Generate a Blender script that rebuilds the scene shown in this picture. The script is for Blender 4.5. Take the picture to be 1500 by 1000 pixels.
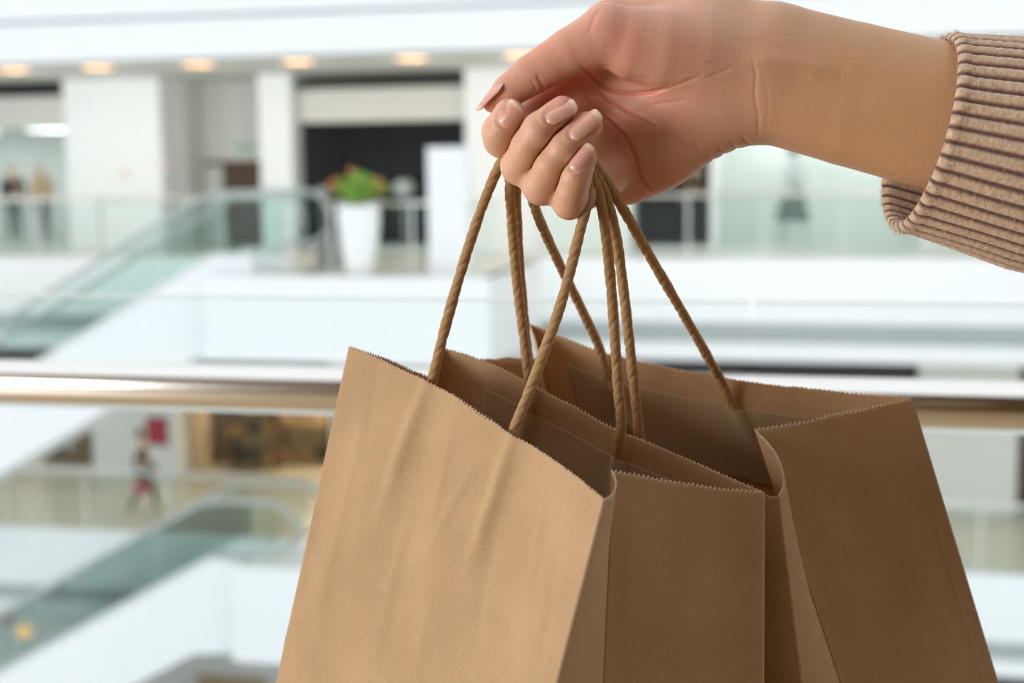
import bpy, bmesh, math, random
import numpy as np
from mathutils import Vector, Matrix, Euler

for o in list(bpy.data.objects):
    bpy.data.objects.remove(o, do_unlink=True)
sc = bpy.context.scene
col = sc.collection
rnd = random.Random(7)
R = math.radians

# ------------------------------------------------------------------ camera
CAM = np.array([0.0, 0.0, 1.75])
FPX = 1500 * 50 / 36.0
cam_d = bpy.data.cameras.new('camera')
cam_d.lens = 50
cam_d.sensor_width = 36
cam_d.clip_start = 0.02
cam_d.clip_end = 200
cam_d.dof.use_dof = True
cam_d.dof.focus_distance = 0.585
cam_d.dof.aperture_fstop = 8.0
cam = bpy.data.objects.new('camera', cam_d)
col.objects.link(cam)
mrot = Matrix.Rotation(R(12.8), 3, 'Z') @ Matrix.Rotation(R(90 - 7.4), 3, 'X') @ Matrix.Rotation(R(-0.76), 3, 'Z')
cam.matrix_world = Matrix.Translation(Vector(CAM)) @ mrot.to_4x4()
sc.camera = cam
RM = np.array(mrot)

# ------------------------------------------------------------------ world, large lights, exposure
world = bpy.data.worlds.new('atrium_daylight')
sc.world = world
world.use_nodes = True
bgn = world.node_tree.nodes['Background']
bgn.inputs['Color'].default_value = (0.93, 0.97, 1.0, 1)
bgn.inputs['Strength'].default_value = 1.2

def area_light(name, loc, target, sx, sy, power, color=(1, 1, 1)):
    d = bpy.data.lights.new(name, 'AREA')
    d.shape = 'RECTANGLE'
    d.size = sx
    d.size_y = sy
    d.energy = power
    d.color = color
    o = bpy.data.objects.new(name, d)
    col.objects.link(o)
    o.location = loc
    o.rotation_euler = (Vector(target) - Vector(loc)).to_track_quat('-Z', 'Y').to_euler()
    return o
# added soft key light from behind left, no window is modelled there
area_light('window_daylight', (-5.4, -3.6, 2.9), (-0.1, 0.6, 1.55), 3.6, 3.0, 480, (1.0, 0.99, 0.98))

sc.view_settings.view_transform = 'Standard'
sc.view_settings.look = 'None'
sc.view_settings.gamma = 1
sc.view_settings.use_curve_mapping = False
sc.view_settings.exposure = 0.06

# ------------------------------------------------------------------ maths helpers
def ray(px, py):
    return RM @ np.array([(px - 750) / FPX, -(py - 500) / FPX, -1.0])
def at(px, py, depth):
    return CAM + ray(px, py) * depth
def at_many(u, v, depth):
    a = np.stack([(u - 750) / FPX, -(v - 500) / FPX, -np.ones_like(u)], -1)
    return CAM + (a @ RM.T) * depth[..., None]
def on_y(px, py, Y):
    d = ray(px, py)
    return CAM + d * (Y - CAM[1]) / d[1]
def on_z(px, py, Z):
    d = ray(px, py)
    return CAM + d * (Z - CAM[2]) / d[2]
def spline(pts, n):
    """Catmull-Rom through pts, n samples by arc length."""
    P = np.array(pts, float)
    if len(P) == 2:
        t = np.linspace(0, 1, n)[:, None]
        return P[0] * (1 - t) + P[1] * t
    Q = np.vstack([2 * P[0] - P[1], P, 2 * P[-1] - P[-2]])
    out = []
    for i in range(1, len(Q) - 2):
        t = np.linspace(0, 1, 24, endpoint=False)[:, None]
        a, b, c, d = Q[i - 1], Q[i], Q[i + 1], Q[i + 2]
        out.append(0.5 * (2 * b + (c - a) * t + (2 * a - 5 * b + 4 * c - d) * t ** 2 + (3 * b - a - 3 * c + d) * t ** 3))
    out = np.vstack(out + [P[-1:]])
    s = np.r_[0, np.cumsum(np.linalg.norm(np.diff(out, axis=0), axis=1))]
    q = np.linspace(0, s[-1], n)
    return np.stack([np.interp(q, s, out[:, k]) for k in range(out.shape[1])], 1)

# ------------------------------------------------------------------ materials
def new_mat(name):
    m = bpy.data.materials.new(name)
    m.use_nodes = True
    nt = m.node_tree
    return m, nt, nt.nodes['Principled BSDF']
def mat(name, color, rough=0.6, metal=0.0, var=0.06, scale=8.0, bump=0.0, bscale=60.0, spec=0.5):
    m, nt, b = new_mat(name)
    b.inputs['Roughness'].default_value = rough
    b.inputs['Metallic'].default_value = metal
    b.inputs['Specular IOR Level'].default_value = spec
    tc = nt.nodes.new('ShaderNodeTexCoord')
    n = nt.nodes.new('ShaderNodeTexNoise')
    n.inputs['Scale'].default_value = scale
    n.inputs['Detail'].default_value = 4
    nt.links.new(tc.outputs['Object'], n.inputs['Vector'])
    r = nt.nodes.new('ShaderNodeValToRGB')
    r.color_ramp.elements[0].position = 0.3
    r.color_ramp.elements[1].position = 0.7
    r.color_ramp.elements[0].color = [c * (1 - var) for c in color] + [1]
    r.color_ramp.elements[1].color = [min(1, c * (1 + var)) for c in color] + [1]
    nt.links.new(n.outputs['Fac'], r.inputs['Fac'])
    nt.links.new(r.outputs['Color'], b.inputs['Base Color'])
    if bump:
        n2 = nt.nodes.new('ShaderNodeTexNoise')
        n2.inputs['Scale'].default_value = bscale
        n2.inputs['Detail'].default_value = 3
        nt.links.new(tc.outputs['Object'], n2.inputs['Vector'])
        bp = nt.nodes.new('ShaderNodeBump')
        bp.inputs['Strength'].default_value = bump
        bp.inputs['Distance'].default_value = 0.001
        nt.links.new(n2.outputs['Fac'], bp.inputs['Height'])
        nt.links.new(bp.outputs['Normal'], b.inputs['Normal'])
    return m
def emit(name, color, strength):
    m, nt, b = new_mat(name)
    b.inputs['Base Color'].default_value = (*color, 1)
    b.inputs['Emission Color'].default_value = (*color, 1)
    b.inputs['Emission Strength'].default_value = strength
    return m
def glass(name, tint, refl=1.0):
    m = bpy.data.materials.new(name)
    m.use_nodes = True
    nt = m.node_tree
    nt.nodes.clear()
    out = nt.nodes.new('ShaderNodeOutputMaterial')
    mix = nt.nodes.new('ShaderNodeMixShader')
    tr = nt.nodes.new('ShaderNodeBsdfTransparent')
    gl = nt.nodes.new('ShaderNodeBsdfGlossy')
    fr = nt.nodes.new('ShaderNodeFresnel')
    fr.inputs['IOR'].default_value = 1.35
    tr.inputs['Color'].default_value = (*tint, 1)
    gl.inputs['Roughness'].default_value = 0.02
    gl.inputs['Color'].default_value = (refl, refl, refl, 1)
    ge = nt.nodes.new('ShaderNodeNewGeometry')         # reflect at the outer faces only, no trapped light inside the pane
    on = nt.nodes.new('ShaderNodeMath')
    on.operation = 'SUBTRACT'
    on.inputs[0].default_value = 1.0
    nt.links.new(ge.outputs['Backfacing'], on.inputs[1])
    mu = nt.nodes.new('ShaderNodeMath')
    mu.operation = 'MULTIPLY'
    nt.links.new(fr.outputs[0], mu.inputs[0])
    nt.links.new(on.outputs[0], mu.inputs[1])
    nt.links.new(mu.outputs[0], mix.inputs[0])
    nt.links.new(tr.outputs[0], mix.inputs[1])
    nt.links.new(gl.outputs[0], mix.inputs[2])
    nt.links.new(mix.outputs[0], out.inputs['Surface'])
    return m

M = {}
M['white'] = mat('white_panel', (0.84, 0.87, 0.88), 0.5, var=0.015)
M['wall'] = mat('pale_wall', (0.78, 0.79, 0.76), 0.7, var=0.02)
M['soffit'] = mat('soffit_plaster', (0.66, 0.66, 0.61), 0.8, var=0.02)
M['greyband'] = mat('grey_band', (0.55, 0.60, 0.59), 0.6, var=0.03)
M['tile'] = mat('beige_floor_stone', (0.66, 0.60, 0.48), 0.28, var=0.07, scale=1.2)
M['tile_up'] = mat('grey_floor_stone', (0.66, 0.64, 0.58), 0.3, var=0.05, scale=1.2)
M['tile_near'] = mat('near_floor_stone', (0.45, 0.33, 0.19), 0.3, var=0.06, scale=1.2)
M['black'] = mat('black_metal', (0.02, 0.02, 0.022), 0.45)
M['darkgap'] = mat('dark_interior', (0.018, 0.019, 0.022), 0.7, var=0.2, scale=1.5)
M['signband'] = mat('shop_sign_band', (0.66, 0.66, 0.61), 0.6, var=0.02)
M['steel'] = mat('polished_steel', (0.80, 0.78, 0.75), 0.16, 1.0, var=0.03, scale=3)
M['satin'] = mat('satin_steel', (0.72, 0.73, 0.72), 0.35, 1.0, var=0.03, scale=3)
M['paleint'] = mat('pale_shop_interior', (0.80, 0.82, 0.80), 0.7, var=0.03, scale=1)
M['warmint'] = mat('warm_shop_interior', (0.68, 0.55, 0.38), 0.7, var=0.12, scale=1)
M['brown'] = mat('brown_timber', (0.11, 0.065, 0.045), 0.5, var=0.2, scale=3)
M['tan'] = mat('tan_timber', (0.45, 0.32, 0.17), 0.5, var=0.12, scale=3)
M['red'] = mat('red_board', (0.42, 0.03, 0.06), 0.5)
M['pink'] = mat('pink_sticker', (0.80, 0.62, 0.62), 0.6)
M['green_sign'] = emit('green_exit_sign', (0.30, 0.52, 0.40), 0.12)
M['ceramic'] = mat('white_ceramic', (0.85, 0.88, 0.87), 0.3, var=0.01)
M['leaf'] = mat('leaf_green', (0.26, 0.46, 0.07), 0.45, var=0.4, scale=14)
M['flower'] = mat('orange_flower', (0.75, 0.22, 0.08), 0.5, var=0.2, scale=14)
M['soil'] = mat('potting_soil', (0.06, 0.045, 0.03), 0.9)
M['lamp'] = emit('warm_downlight', (1.0, 0.62, 0.34), 1.6)
M['lampring'] = mat('downlight_ring', (0.75, 0.73, 0.68), 0.5)
M['shoplight'] = emit('shop_ceiling_light', (0.95, 0.98, 1.0), 5.0)
M['warmlight'] = emit('warm_shop_light', (1.0, 0.80, 0.55), 30.0)
M['ochre'] = mat('ochre_card', (0.60, 0.33, 0.08), 0.6)
M['globe'] = emit('orange_globe', (1.0, 0.48, 0.14), 0.9)
M['glass_far'] = glass('green_tinted_glass', (0.93, 0.968, 0.958))
M['glass_esc'] = glass('escalator_glass', (0.90, 0.958, 0.945))
M['glass_shop'] = glass('shop_window_glass', (0.92, 0.95, 0.94), 0.6)
M['glass_near'] = glass('clear_balustrade_glass', (0.985, 0.995, 0.992), 0.9)
M['glass_edge'] = mat('glass_edge', (0.72, 0.80, 0.79), 0.2, var=0.02)
M['step'] = mat('escalator_step', (0.68, 0.70, 0.69), 0.4, 0.1)
M['rubber'] = mat('grey_rubber', (0.42, 0.46, 0.45), 0.6)
M['mskin'] = mat('mannequin_skin', (0.75, 0.55, 0.40), 0.5)
M['mblack'] = mat('black_cloth', (0.025, 0.025, 0.03), 0.8)
M['morange'] = mat('apricot_cloth', (0.78, 0.52, 0.32), 0.8)
M['mgrey'] = mat('grey_cloth', (0.20, 0.22, 0.22), 0.8)
M['mwhite'] = mat('white_cloth', (0.72, 0.73, 0.74), 0.8)
M['maroon'] = mat('maroon_cloth', (0.085, 0.03, 0.033), 0.8)
M['jeans'] = mat('slate_trousers', (0.09, 0.105, 0.11), 0.8)
M['hair'] = mat('dark_hair', (0.03, 0.02, 0.015), 0.6)
M['redbag'] = mat('red_bag', (0.5, 0.04, 0.07), 0.5)
M['backwall'] = mat('gallery_back_wall', (0.17, 0.098, 0.02), 0.8, var=0.05, scale=1)
M['nearceil'] = mat('gallery_ceiling', (0.12, 0.07, 0.03), 0.8, var=0.03, scale=1)

# ------------------------------------------------------------------ object helpers
OFF = {}
def link(o, parent, off):
    col.objects.link(o)
    if parent is not None:
        o.parent = parent
    OFF[o.name] = off
def tag(o, label=None, cat=None, group=None, kind=None):
    if label: o['label'] = label
    if cat: o['category'] = cat
    if group: o['group'] = group
    if kind: o['kind'] = kind
    return o
def empty(name, loc, label=None, cat=None, group=None):
    o = bpy.data.objects.new(name, None)
    o.empty_display_size = 0.05
    o.location = loc
    link(o, None, np.array(loc, float))
    return tag(o, label, cat, group)
class MB:
    def __init__(self):
        self.v = []
        self.f = []
    def add(self, vs, fs):
        n = len(self.v)
        self.v += [tuple(p) for p in vs]
        self.f += [tuple(i + n for i in f) for f in fs]
        return self
    def box(self, x0, x1, y0, y1, z0, z1):
        vs = [(x, y, z) for z in (z0, z1) for y in (y0, y1) for x in (x0, x1)]
        return self.add(vs, [(0, 2, 3, 1), (4, 5, 7, 6), (0, 1, 5, 4), (2, 6, 7, 3), (0, 4, 6, 2), (1, 3, 7, 5)])
    def prism_xz(self, pts, y0, y1):
        n = len(pts)
        vs = [(x, y0, z) for x, z in pts] + [(x, y1, z) for x, z in pts]
        fs = [tuple(range(n)), tuple(range(2 * n - 1, n - 1, -1))] + [(i, i + n, (i + 1) % n + n, (i + 1) % n) for i in range(n)]
        return self.add(vs, fs)
    def tube(self, pts, r, seg=10):
        pts = [Vector(p) for p in pts]
        vs, fs = [], []
        up = Vector((0, 0, 1))
        for i, p in enumerate(pts):
            d = (pts[min(i + 1, len(pts) - 1)] - pts[max(i - 1, 0)]).normalized()
            a = d.cross(up)
            if a.length < 1e-4: a = d.cross(Vector((1, 0, 0)))
            a.normalize()
            b = a.cross(d)
            rr = r[i] if isinstance(r, (list, tuple)) else r
            for k in range(seg):
                t = 2 * math.pi * k / seg
                vs.append(p + (a * math.cos(t) + b * math.sin(t)) * rr)
        for i in range(len(pts) - 1):
            for k in range(seg):
                fs.append((i * seg + k, i * seg + (k + 1) % seg, (i + 1) * seg + (k + 1) % seg, (i + 1) * seg + k))
        fs.append(tuple(range(seg - 1, -1, -1)))
        n = (len(pts) - 1) * seg
        fs.append(tuple(range(n, n + seg)))
        return self.add(vs, fs)
    def lathe(self, c, prof, seg=24):
        vs, fs = [], []
        for r, z in prof:
            for k in range(seg):
                t = 2 * math.pi * k / seg
                vs.append((c[0] + r * math.cos(t), c[1] + r * math.sin(t), c[2] + z))
        for i in range(len(prof) - 1):
            for k in range(seg):
                fs.append((i * seg + k, i * seg + (k + 1) % seg, (i + 1) * seg + (k + 1) % seg, (i + 1) * seg + k))
        fs.append(tuple(range(seg - 1, -1, -1)))
        n = (len(prof) - 1) * seg
        fs.append(tuple(range(n, n + seg)))
        return self.add(vs, fs)
    def ball(self, c, rx, ry, rz, seg=12, rings=8):
        prof = []
        vs, fs = [], []
        for i in range(rings + 1):
            a = math.pi * (i + 0.02) / (rings + 0.04) - math.pi / 2
            for k in range(seg):
                t = 2 * math.pi * k / seg
                vs.append((c[0] + rx * math.cos(a) * math.cos(t), c[1] + ry * math.cos(a) * math.sin(t), c[2] + rz * math.sin(a)))
        for i in range(rings):
            for k in range(seg):
                fs.append((i * seg + k, i * seg + (k + 1) % seg, (i + 1) * seg + (k + 1) % seg, (i + 1) * seg + k))
        fs.append(tuple(range(seg - 1, -1, -1)))
        fs.append(tuple(range(rings * seg, rings * seg + seg)))
        return self.add(vs, fs)
    def build(self, name, material, parent=None, smooth=False, bevel=0.0):
        return mesh_obj(name, self.v, self.f, material, parent, smooth, bevel)
def mesh_obj(name, v, f, material, parent=None, smooth=False, bevel=0.0):
    v = np.array(v, float)
    if parent is not None:
        off = OFF[parent.name]
    else:
        off = np.array([(v[:, 0].min() + v[:, 0].max()) / 2, (v[:, 1].min() + v[:, 1].max()) / 2, v[:, 2].min()])
    me = bpy.data.meshes.new(name)
    me.from_pydata((v - off).tolist(), [], f if isinstance(f, list) else f.tolist())
    me.validate()
    if smooth:
        me.polygons.foreach_set('use_smooth', [True] * len(me.polygons))
    me.materials.append(M[material] if isinstance(material, str) else material)
    me.update()
    o = bpy.data.objects.new(name, me)
    if parent is None:
        o.location = off
    link(o, parent, off)
    if bevel:
        b = o.modifiers.new('bevel', 'BEVEL')
        b.width = bevel
        b.segments = 2
        b.limit_method = 'ANGLE'
    return o
def fix_normals(o):
    bm = bmesh.new()
    bm.from_mesh(o.data)
    bmesh.ops.recalc_face_normals(bm, faces=bm.faces)
    bm.to_mesh(o.data)
    bm.free()
def struct(name, mb, material, bevel=0.0):
    return tag(mb.build(name, material, None, bevel=bevel), kind='structure')
def skin_obj(name, joints, edges, radii, material, parent=None, sub=2, root=0):
    v = np.array(joints, float)
    off = OFF[parent.name] if parent is not None else np.array([v[:, 0].mean(), v[:, 1].mean(), v[:, 2].min()])
    me = bpy.data.meshes.new(name)
    me.from_pydata((v - off).tolist(), edges, [])
    me.materials.append(M[material])
    o = bpy.data.objects.new(name, me)
    if parent is None: o.location = off
    link(o, parent, off)
    s = o.modifiers.new('skin', 'SKIN')
    s.use_smooth_shade = True
    if not me.skin_vertices:
        me.skin_vertices.new()
    for i, r in enumerate(radii):
        me.skin_vertices[0].data[i].radius = (r, r) if not isinstance(r, tuple) else r
        me.skin_vertices[0].data[i].use_root = (i == root)
    sb = o.modifiers.new('subdivision', 'SUBSURF')
    sb.levels = sub
    sb.render_levels = sub
    return o

# ================================================================== THE GALLERY WE STAND IN
FZ = 0.45
struct('floor', MB().box(-9, 3.2, -6.5, 1.5, FZ - 0.3, FZ), 'tile_near')
struct('ceiling', MB().box(-9, 3.4, -6.7, -0.4, 3.75, 4.1), 'nearceil')  # unseen slab put in as occluder, ends short to let top light in
struct('wall_back', MB().box(-9, 3.4, -6.7, -6.5, FZ, 3.75), 'backwall')  # unseen wall put in to darken and warm the fill from behind
struct('wall_right', MB().box(3.2, 3.4, -6.5, 1.5, FZ, 3.75), 'backwall')  # unseen wall added to keep world light off the right-hand faces

# near balustrade: steel tube, clear panes with a joint, posts
bal = empty('glass_balustrade', (-0.3, 1.28, FZ), 'polished steel tube handrail with clear glass panes right behind the paper bags', 'railing')
RZ = 1.5305
hr = MB().tube([(-8.5 + 0.5 * i, 1.27, RZ) for i in range(24)], 0.0233, 40).build('handrail', 'steel', bal, smooth=True)
for i, (a, b) in enumerate([(-8.4, -5.86), (-5.845, -3.31), (-3.295, -0.0765), (-0.0695, 3.05)]):
    g = MB().box(a, b, 1.325, 1.337, FZ + 0.02, 1.612).build('glass_pane', 'glass_near', bal)
    MB().box(a, b, 1.3255, 1.3365, 1.6122, 1.6138).build('pane_edge', 'glass_edge', g)
for x in (-7.1, -4.6, -2.1, 1.4):
    p = MB().tube([(x, 1.30, FZ), (x, 1.30, RZ - 0.08)], 0.02, 12).build('post', 'satin', bal, smooth=True)
    MB().tube([(x, 1.30, RZ - 0.08), (x, 1.28, RZ - 0.02)], 0.008, 8).build('bracket', 'satin', p, smooth=True)

# ================================================================== THE ATRIUM OPPOSITE
XL, XR = -34.0, 14.0
YW, YE, YP = 26.0, 23.9, 20.2
Z1 = -4.58
Z2 = -9.16
CZ = 3.36
def wx(px, py=300, Y=YW):
    return on_y(px, py, Y)[0]
# upper storey over the opposite gallery
struct('ceiling_opposite', MB().box(XL, XR, YP + 0.82, YW + 6, CZ, CZ + 0.25), 'soffit')
struct('trim_1', MB().box(XL, XR, 20.75, 21.0, CZ - 0.02, 3.93), 'white')
struct('trim_2', MB().box(XL, XR, 20.83, 21.0, 3.93, 3.99), 'greyband')
struct('trim_3', MB().box(XL, XR, 20.70, 21.0, 3.99, 5.2), 'white')
struct('wall_opposite_top', MB().box(XL, XR, 23.5, 23.8, 3.61, 9), 'wall')
# gallery slab (upper) with kerb, recess band and lip
XA, XB = -8.72, -4.9
struct('floor_opposite', MB().box(XL, XR, YE, YW + 6, -0.5, 0), 'tile_up')
struct('floor_landing', MB().box(XA, XB, YP + 0.05, YE, -0.5, 0), 'tile_up')
struct('trim_4', MB().box(XL, XA - 0.7, YE - 0.12, YE, -1.05, 0.02), 'white')
struct('trim_5', MB().box(XB, XR, YE - 0.12, YE, -1.05, 0.02), 'white')
struct('trim_6', MB().box(XA - 0.7, XB, YP - 0.1, YP + 0.05, -1.30, 0.0).box(XB - .15, XB, YP + .05, YE - .12, -1.3, 0.0), 'white')
struct('trim_7', MB().box(XL, XR, YE + 0.15, YE + 0.5, -1.38, -1.02), 'greyband')
struct('trim_8', MB().box(XL, XR, YE - 0.12, YE + 0.1, -1.68, -1.38), 'white')
struct('ceiling_lower', MB().box(XL, XR, YE + 0.1, YW + 6, -1.72, -1.40), 'soffit')
# lower gallery slab
struct('floor_lower', MB().box(XL, XR, 21.9, YW + 6, Z1 - 0.4, Z1), 'tile')
struct('trim_9', MB().box(XL, XR, 21.78, 21.9, Z1 - 1.02, Z1 + 0.01), 'white')
struct('trim_10', MB().box(XL, XR, 22.1, 22.4, Z1 - 1.35, Z1 - 1.0), 'greyband')
struct('trim_11', MB().box(XL, XR, 21.9, 22.1, Z1 - 1.6, Z1 - 1.35), 'white')
struct('ceiling_ground', MB().box(XL, XR, 22.1, YW + 6, Z1 - 1.7, Z1 - 1.4), 'soffit')
struct('floor_ground', MB().box(XL, XR, 3, YW + 6, Z2 - 0.3, Z2), 'white')
struct('wall_far', MB().box(XL, XR, YW + 6, YW + 6.2, Z2, 4), 'darkgap')

def pillar(name, x0, x1, z0, z1, m='wall', y0=YW - 0.25, y1=YW + 0.6):
    return struct(name, MB().box(x0, x1, y0, y1, z0, z1), m)
wn = [0]
tn = [20]
def shop(x0, x1, z0, top, interior, where='a shop', lintel=0.15, band=0.62, depth=3.0, light=None, bandmat='signband', Y=YW, window=True):
    """recessed unit: interior shell, dark lintel, sign band, glazing, ceiling light"""
    zb = top - lintel - band
    sh = MB()
    sh.box(x0, x1, Y + depth, Y + depth + 0.1, z0, zb).box(x0 - 0.02, x0 + 0.02, Y + 0.3, Y + depth, z0, zb)
    sh.box(x1 - 0.02, x1 + 0.02, Y + 0.3, Y + depth, z0, zb).box(x0, x1, Y + 0.25, Y + depth, zb, zb + 0.1)
    wn[0] += 1
    struct('wall_unit_%d' % wn[0], sh, interior)
    tn[0] += 2
    if lintel: struct('trim_%d' % tn[0], MB().box(x0, x1, Y - 0.02, Y + 0.2, top - lintel, top), 'black')
    if band: struct('trim_%d' % (tn[0] + 1), MB().box(x0, x1, Y + 0.03, Y + 0.25, zb, zb + band), bandmat)
    if window:
        w = empty('window_%d' % wn[0], ((x0 + x1) / 2, Y + 0.1, z0))
        tag(w, kind='structure')
        n = max(1, round((x1 - x0) / 1.6))
        for i in range(n):
            a = x0 + (x1 - x0) * i / n
            b = x0 + (x1 - x0) * (i + 1) / n
            MB().box(a + 0.01, b - 0.01, Y + 0.1, Y + 0.115, z0 + 0.08, zb).build('pane', 'glass_shop', w)
        MB().box(x0, x1, Y + 0.06, Y + 0.16, z0, z0 + 0.08).build('window_sill', 'satin', w)
    if light:
        k = max(1, int((x1 - x0) / 1.5))
        for i in range(k):
            cx = x0 + (x1 - x0) * (i + 0.5) / k
            r = empty('shop_ceiling_light', (cx, Y + depth * 0.5, zb))
            tag(r, 'flat lit panel on the ceiling inside %s' % where, 'light', 'lit panels in %s' % where)
            MB().box(cx - 0.45, cx + 0.45, Y + depth * 0.5 - 0.5, Y + depth * 0.5 + 0.5, zb - 0.03, zb - 0.012).build('diffuser', light, r)  # glowing panel added to brighten the unit's interior
            MB().box(cx - 0.5, cx + 0.5, Y + depth * 0.5 - 0.55, Y + depth * 0.5 + 0.55, zb - 0.012, zb).build('frame', 'white', r)
    return zb
TOP = 3.22
# upper level units and pillars
pillar('wall_pier_1', XL, wx(-170), 0, CZ)
shop(wx(-170), wx(106), 0, TOP, 'paleint', 'the shop with two mannequins', light='shoplight')
pillar('wall_pier_2', wx(110), wx(248), 0, CZ, 'white')
xr0, xr1 = wx(250), wx(390)
struct('wall_recess', MB().box(xr0, xr1 + .3, YW + 1.6, YW + 1.75, 1.72, CZ).box(xr0, wx(278), YW + 1.6, YW + 1.75, 0, 1.72), 'wall')
struct('wall_recess_side', MB().box(xr0 - .02, xr0 + .05, YW + .6, YW + 1.6, 0, CZ), 'wall')
pillar('wall_pier_3', wx(391), wx(437), 0, CZ, 'white')
shop(wx(440), wx(686), 0, TOP, 'darkgap')
pillar('wall_pier_4', wx(688), wx(928), 0, CZ, 'white')
shop(wx(930), wx(1042), 0, TOP, 'darkgap')
pillar('wall_pier_5', wx(1042), wx(1052), 0, CZ, 'white')
shop(wx(1052), wx(1350), 0, TOP, 'paleint', 'the pale shop with the skirted mannequin', depth=1.8, light='shoplight')
pillar('wall_pier_6', wx(1352), wx(1660), 0, CZ, 'wall')
shop(wx(1662), XR, 0, TOP, 'paleint')
# brown doorway in the recess, with tan jamb
Dx0, Dx1 = wx(288, 260, YW + 1.6), wx(392, 260, YW + 1.6)
door = empty('door_1', ((Dx0 + Dx1) / 2, YW + 1.62, 0))
tag(door, kind='structure')
MB().box(Dx0 + 0.16, Dx1, YW + 1.64, YW + 1.70, 0, 1.66).build('leaf', 'brown', door)
MB().box(Dx0 - 0.02, Dx0 + 0.16, YW + 1.5, YW + 1.7, 0, 1.70).build('jamb', 'tan', door)
MB().box(Dx0 - 0.02, Dx1, YW + 1.55, YW + 1.7, 1.66, 1.74).build('head', 'brown', door)
MB().tube([(Dx0 + 0.3, YW + 1.6, 0.9), (Dx0 + 0.3, YW + 1.6, 1.15)], 0.015, 8).build('handle', 'satin', door)
ex = on_y(357, 217, YW + 1.5)
es = empty('exit_sign', (ex[0], YW + 1.58, ex[2] - 0.08), 'small green exit sign above the brown doorway', 'sign')
MB().box(ex[0] - 0.19, ex[0] + 0.19, YW + 1.55, YW + 1.6, ex[2] - 0.08, ex[2] + 0.08).build('panel', 'green_sign', es)
MB().prism_xz([(ex[0] - .12, ex[2] - .015), (ex[0] + .02, ex[2] - .015), (ex[0] + .02, ex[2] - .04), (ex[0] + .1, ex[2]), (ex[0] + .02, ex[2] + .04), (ex[0] + .02, ex[2] + .015), (ex[0] - .12, ex[2] + .015)], YW + 1.545, YW + 1.55).build('arrow', 'white', es)
for i, (px, py) in enumerate(((183, 255), (238, 243))):
    p = on_y(px, py, YW - .26)
    tag(MB().box(p[0] - .11, p[0] + .11, YW - .262, YW - .25, p[2] - .06, p[2] + .06).build('wall_sticker', 'pink'),
        'faint pink sticker on the wide white pillar beside the clothes shop window', 'sticker', 'faint pink stickers on the white pillar')
# downlights in the soffit
for px, py in ((-140, 103), (10, 100), (140, 97), (290, 93), (449, 91), (608, 85), (770, 82), (930, 78), (1100, 74), (1270, 70), (1440, 66)):
    p = on_z(px, py, CZ)
    d = empty('downlight', (p[0], 22.4, CZ), 'round warm downlight in the opposite soffit, ' + {10: 'over the two mannequin shop window', 140: 'over the wide white pillar', 290: 'over the brown doorway recess', 449: 'over the narrow white pillar', 608: 'over the dark shop front'}.get(px, 'over the plain further shop fronts'), 'light', 'downlights in the opposite soffit')
    MB().lathe((p[0], 22.4, CZ), [(0.30, -0.012), (0.30, 0.0)], 20).build('ring', 'lampring', d)
    MB().lathe((p[0], 22.4, CZ), [(0.24, -0.03), (0.26, -0.012)], 20).build('lamp', 'lamp', d)
    dl = bpy.data.lights.new('downlight_beam', 'AREA')
    dl.shape = 'DISK'
    dl.size = 0.4
    dl.energy = 30
    dl.color = (1.0, 0.93, 0.84)
    lo = bpy.data.objects.new('downlight_beam', dl)
    col.objects.link(lo)
    lo.parent = d
    lo.location = (0, 0, -0.06)
    lo.rotation_euler = (R(38), 0, 0)

# balustrades of the opposite galleries
def balustrade(x0, x1, y, z, label, step=1.25, h=1.06, rail_r=0.035, gm='glass_far'):
    b = empty('glass_balustrade', ((x0 + x1) / 2, y, z), label, 'railing')
    MB().tube([(x0, y, z + h), (x1, y, z + h)], rail_r, 12).build('handrail', 'satin', b, smooth=True)
    n = max(1, round((x1 - x0) / step))
    for i in range(n):
        a = x0 + (x1 - x0) * i / n
        c = x0 + (x1 - x0) * (i + 1) / n
        MB().box(a + 0.01, c - 0.01, y, y + 0.012, z + 0.03, z + h - 0.05).build('glass_pane', gm, b)
        MB().box(a - 0.015, a + 0.015, y - 0.03, y + 0.03, z, z + h - 0.03).build('post', 'satin', b)
    return b
balustrade(XL, XA - 0.75, YE - 0.04, 0.02, 'long glass balustrade before the mannequin window on the upper gallery')
balustrade(XA + 1.05, XB - 0.1, 21.05, 0.0, 'glass balustrade behind the white planter on the landing', 1.2)
balustrade(XB, XR, YE - 0.04, 0.02, 'long glass balustrade before the pale window right of the landing')
balustrade(XL, -9.5, 21.85, Z1, 'glass balustrade with slim posts in front of the walking person', 1.5)
balustrade(-8.1, XR, 21.85, Z1, 'lower glass balustrade running on past the escalator landing', 1.5)

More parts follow.
